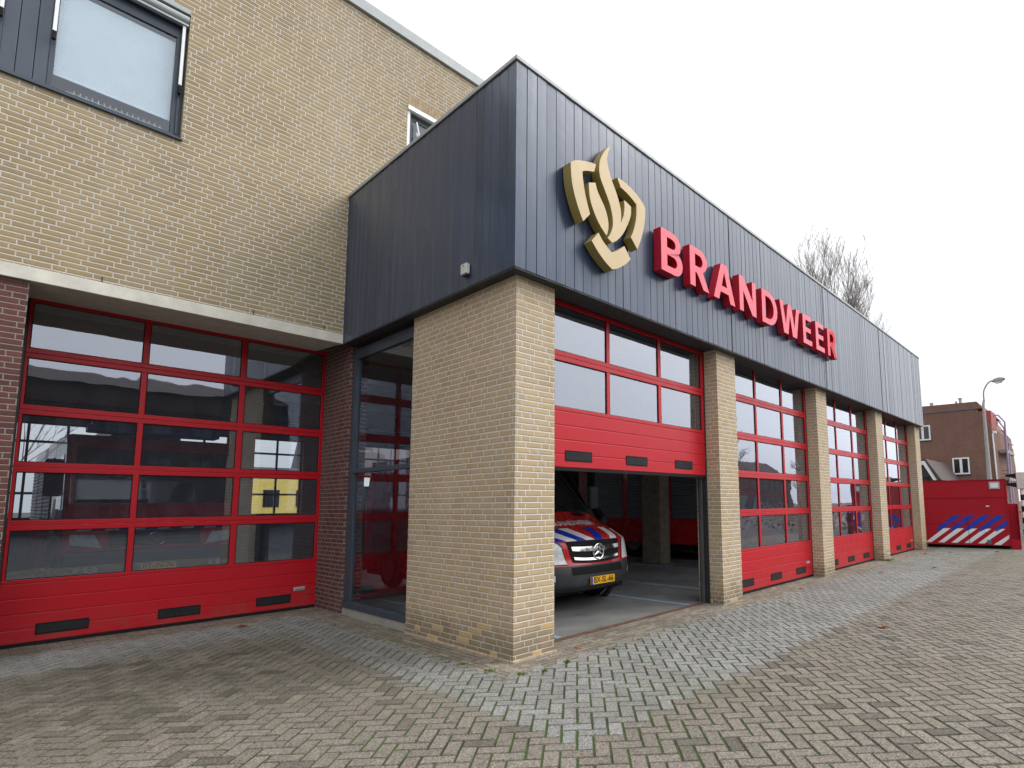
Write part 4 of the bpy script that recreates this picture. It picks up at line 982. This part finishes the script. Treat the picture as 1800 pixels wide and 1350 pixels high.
# houses and trees mirrored in the door panes, across the street
def row_house(x, y, wd, dp, ht, rh, lab, m, rz=0, cat='house', wm='white'):
    h = thing('terraced_house', lab, cat, (x, y, 0), rz, 'terraced houses across the street')
    MB().box(-wd/2, wd/2, -dp, 0, 0, ht).build('wall', m, h)
    MB().prism([(-dp-.3, ht), (.3, ht), (-dp/2, ht+rh)], 'x', -wd/2, wd/2).build('roof', M['tile'], h)
    n = int(wd/2.2)
    for fl in range(int(ht/2.8)):
        for k in range(n):
            cx_ = -wd/2+(k+.5)*wd/n; z0 = .9+fl*2.8
            f = MB().box(cx_-.65, cx_+.65, .0, .05, z0, z0+1.4); fo = f.build('window', M[wm], h); MB().box(cx_-.55, cx_-.04, .051, .06, z0+.1, z0+1.3).box(cx_+.04, cx_+.55, .051, .06, z0+.1, z0+1.3).build('pane', M['vehglass'], fo)
    return h
row_house(6, -30, 30, 10, 9.6, 1.6, 'tall brick block mirrored in the left garage door', plain('dark_brick_block', (.045,.035,.032), .9), wm='dark')
row_house(48, -32, 26, 9, 5.6, 3.2, 'brick house mirrored at the foot of the raised door panes', M['farbrick'])
row_house(84, -34, 30, 9, 5.8, 3.0, 'brick house mirrored in the second closed door', M['farbrick'], wm='alu_dk')
# yellow building and brick house seen through the rear windows
yh = thing('yellow_building', 'yellow rendered building seen through the rear hall windows', 'building', (14, 48, 0))
MB().box(-9, 5, 0, 8, 0, 4.4).build('wall', M['yellowwall'], yh)
for x in (-6.5, -3.0, .5, 2.8): MB().box(x, x+1.1, -.04, .0, 1.6, 2.9).build('window', M['vehglass'], yh)
MB().box(-9.1, 5.1, -.1, 8.1, 4.401, 4.6).build('roof', M['alu_dk'], yh)
bh = thing('brick_house', 'brick house with slate roof seen through the rightmost rear window', 'house', (24, 50, 0))
MB().box(-4, 6, 0, 8, 0, 5).build('wall', M['farbrick'], bh)
MB().prism([(-.4, 5), (8.4, 5), (6.5, 8.6), (1.6, 8.6)], 'x', -4.2, 6.2).build('roof', M['tile'], bh)
for x in (-3, -1, 1.2, 3.6): MB().box(x, x+.9, -.05, 0, 2.6, 4.2).build('window', M['white'], bh)
# ------------------------------------------------------------------ lamps, signal, posts
def street_lamp(X, Y, label, rz=0, h=1.0):
    s = thing('street_lamp', label, 'street lamp', (X, Y, 0), rz, 'street lamps')
    MB().tube([(0,0,0),(0,0,2.6),(0,0,6.4*h),(0,-.04,6.6*h)], [.11,.10,.06,.055], 12).build('pole', M['pole'], s)
    MB().tube([catmull([(0,-.04,6.58*h),(0,-.06,7.05*h),(0,-.26,7.42*h),(0,-.48,7.54*h)], i*.3) for i in range(11)], .04, 10).build('arm', M['pole'], s)
    mb = MB(); z = 7.52*h
    mb.prism([(-.42, z-.08), (-.50, z+.07), (-.72, z+.13), (-.98, z+.08), (-1.0, z+.0), (-.8, z-.1)], 'x', -.13, .13); mb.build('lamp_head', M['pole'], s, bevel=.04)
    MB().prism([(-.5, z-.09), (-.95, z-.02), (-.82, z-.16), (-.6, z-.17)], 'x', -.1, .1).build('lamp_glass', M['lens'], s, bevel=.02)
    return s
street_lamp(33, 4.29, 'tall grey street lamp curving over behind the red container', h=.99)
street_lamp(13.5, -11, 'grey street lamp mirrored in the raised door panes', rz=math.radians(180), h=1.05)
tl = thing('traffic_light', 'grey traffic light seen side on at the right edge', 'traffic light', (26, 2.4, 0))
MB().box(0, .3, -.14, .14, 1.95, 2.58).build('housing', M['lightgrey'], tl, bevel=.02)
for z in (2.44, 2.10): MB().prism([(.141, z-.10), (.141, z+.10), (.48, z+.06), (.48, z+.0)], 'x', .03, .27).build('visor', M['rubber'], tl)
MB().box(.02, .28, .1405, .15, 1.97, 2.56).build('back_board', plain('signal_green', (.02,.10,.08), .5), tl)
pb = MB()
for k in range(9): pb.tube([(.15,0,k*.217),(.15,0,(k+1)*.217)], .075, 10, mi=k % 2)
pb.build('striped_pole', [M['white'], M['ink']], tl)
hd = MB(); rnd = random.Random(9)
for k in range(2600):
    x, y, z = rnd.uniform(28, 34), rnd.uniform(-6, 3.1), rnd.random()**.8*1.25
    a, b_ = rnd.uniform(0, 6.28), rnd.uniform(-1, 1); s = rnd.uniform(.04, .09)
    d1 = Vector((math.cos(a), math.sin(a), b_)).normalized()*s; d2 = d1.orthogonal().normalized()*s*.6; p = Vector((x, y, z))
    hd.face([p-d1, p-d2, p+d1, p+d2])
tag(hd.build('hedge_leaves', plain('winter_hedge', (.16,.12,.05), .8, var=.4), fix=False), 'brown winter hedge right of the container', 'hedge', kind='stuff')
# ------------------------------------------------------------------ trees
def tree(x, y, ht, label, seed, limbs=9, spread=.32, r0=.16, density=1.0, up=.75, group='bare trees behind the wing', low=.22):
    rnd = random.Random(seed); T = thing('bare_tree', label, 'tree', (x, y, 0), 0, group)
    tk = MB(); cr = MB()
    base = [(0,0,0)]
    for k in range(1, 8): base.append((rnd.uniform(-.1,.1)*k*.4, rnd.uniform(-.1,.1)*k*.4, ht*.88*k/7))
    tk.tube(base, [r0*(1-.86*k/7) for k in range(8)], 8); tk.build('trunk', M['bark'], T)
    def branch(p, d, ln, r, lvl):
        n = 4; pts = [Vector(p)]; q = Vector(d)
        for k in range(n):
            q = (q+Vector((rnd.uniform(-.16,.16), rnd.uniform(-.16,.16), rnd.uniform(-.03,.20)*up))).normalized(); pts.append(pts[-1]+q*ln/n)
        cr.tube(pts, [max(r*(1-.7*k/n), .0045) for k in range(n+1)], 4 if lvl < 2 else 3, cap=False)
        if lvl >= 3: return
        for k in range(int((8, 7, 5)[lvl]*density)):
            f = rnd.uniform(.22, 1); i = min(n-1, int(f*n)); pp = pts[i].lerp(pts[i+1], f*n-i)
            ax = Vector((rnd.uniform(-1,1), rnd.uniform(-1,1), rnd.uniform(-.1,.9)))
            dd = (q*1.1+ax*.62).normalized(); dd.z = abs(dd.z)*.8+.15*up
            branch(pp, dd.normalized(), ln*rnd.uniform(.38,.62), r*.4, lvl+1)
    for k in range(limbs):
        f = low+(1-low)*k/limbs; z = ht*.88*f; a = k*2.4+rnd.uniform(-.4,.4)
        i = min(6, int(f*7)); p = Vector(base[i]).lerp(Vector(base[i+1]), f*7-i)
        branch(p, (math.cos(a)*spread*1.6, math.sin(a)*spread*1.6, 1.0), ht*rnd.uniform(.30,.42)*(1-.35*f), r0*.36*(1-.6*f), 0)
    cr.build('crown', M['bark'], T, fix=False)
    return T
M['bark'] = plain('tree_bark', (.17,.15,.135), .9, var=.3)
tree(30.5, 11.6, 14.1, 'tallest bare tree above the wing roof, its leftmost', 21, 16, .17, .18, .9)
tree(30, 10.2, 13.6, 'bare tree above the wing roof, middle of the row', 22, 18, .17, .18, .9)
tree(29.5, 9.0, 11.7, 'shorter bare tree above the wing roof, right of the middle', 23, 15, .17, .15, .9)
tree(37, 10.6, 8.6, 'thin bare tree between the wing end and the brown brick house', 26, 7, .6, .07, .65, .3)
tree(60, -24, 9, 'bare tree mirrored in the first closed door', 32, 12, .5, .18, .8, group='trees across the street')
tree(76, -22, 7, 'lower bare tree mirrored in the first closed door', 31, 12, .5, .18, .8, group='trees across the street')
tree(0.5, 34, 12, 'bare tree seen through the rear window of the hall', 33, 14, .5, .2, .8, group='trees behind the hall')
# ------------------------------------------------------------------ leaves and moss
leafm = plain('brown_leaf', (.30,.10,.04), .7, var=.3, vscale=30)
LF = [(7.42,2.175,.3,'curled orange leaf on open paving in the right foreground',.10), (14.6,3.1,1.2,'brown leaf on the paving before the far garage door',.07), (9.77,4.2,2,'brown leaf on grey pavers by the second pier',.06),
      (8.17,3.72,.7,'dark leaf on grey pavers left of the second pier',.05), (2.45,8.57,1.5,'brown leaf below the left garage door',.09), (18.33,4.1,.2,'leaf lying by the last pier',.09),
      (20.2,2.6,2.2,'leaf lying in front of the red container',.10), (13.03,3.8,2.6,'leaf on the grey pavers near the third pier',.07), (19.2,3.6,.9,'leaf beside the container shadow',.08), (4.35,4.36,.9,'small red leaf at the foot of the corner pier',.04)]
for x, y, a, lab, s in LF:
    mb = MB(); n = 9; ol = []
    for k in range(n*2):
        t = math.pi*2*k/(n*2); r = s*(1 if k % 2 == 0 else .55)*(.8+.2*math.cos(t)); ol.append((r*math.cos(t), r*math.sin(t)*.8, .012+.02*abs(math.sin(t*1.5))))
    for k in range(len(ol)): mb.face([(0,0,.012), ol[k], ol[(k+1) % len(ol)]])
    mb.tube([(0,0,.01),(-s*1.4,0,.02)], .002, 4)
    o = mb.build('fallen_leaf', leafm, fix=False); o.location = (x, y, .002); o.rotation_euler = (0,0,a*2)
    tag(o, lab, 'leaf', 'fallen leaves on the paving')
mo = MB(); rnd = random.Random(15)
def tuft(cx, cy, n, rad, h):
    for k in range(n):
        a, r = rnd.uniform(0, 6.28), rad*rnd.random()**.7; x, y = cx+math.cos(a)*r, cy+math.sin(a)*r
        hh = h*rnd.uniform(.4, 1); b_ = rnd.uniform(0, 6.28); w_ = rnd.uniform(.003, .006); lx, ly = rnd.uniform(-.02,.02), rnd.uniform(-.02,.02)
        mo.face([(x-math.cos(b_)*w_, y-math.sin(b_)*w_, -.004), (x+math.cos(b_)*w_, y+math.sin(b_)*w_, -.004), (x+lx, y+ly, hh)])
for p in ((3.42,4.14,70,.05,.03), (3.95,4.10,40,.03,.05), (3.62,4.05,40,.03,.035), (4.6,4.08,30,.03,.03), (3.30,4.45,60,.05,.025), (3.27,4.85,40,.05,.02), (15.75,4.46,120,.12,.06), (16.0,4.42,60,.1,.05), (5.1,4.12,25,.03,.03)): tuft(*p)
for k in range(70):
    y = rnd.uniform(4.1, 8.3); tuft(3.24+rnd.uniform(-.08,.02), y, 9, .04, .012)
for k in range(60):
    x = rnd.uniform(3.5, 9); tuft(x, 4.15+rnd.uniform(-.07,.02), 7, .03, .014)
tag(mo.build('moss_tufts', plain('fresh_moss', (.075,.14,.02), .85, var=.35, vscale=20), fix=False), 'green moss and weed tufts in the paving joints by the pier', 'moss', kind='stuff')
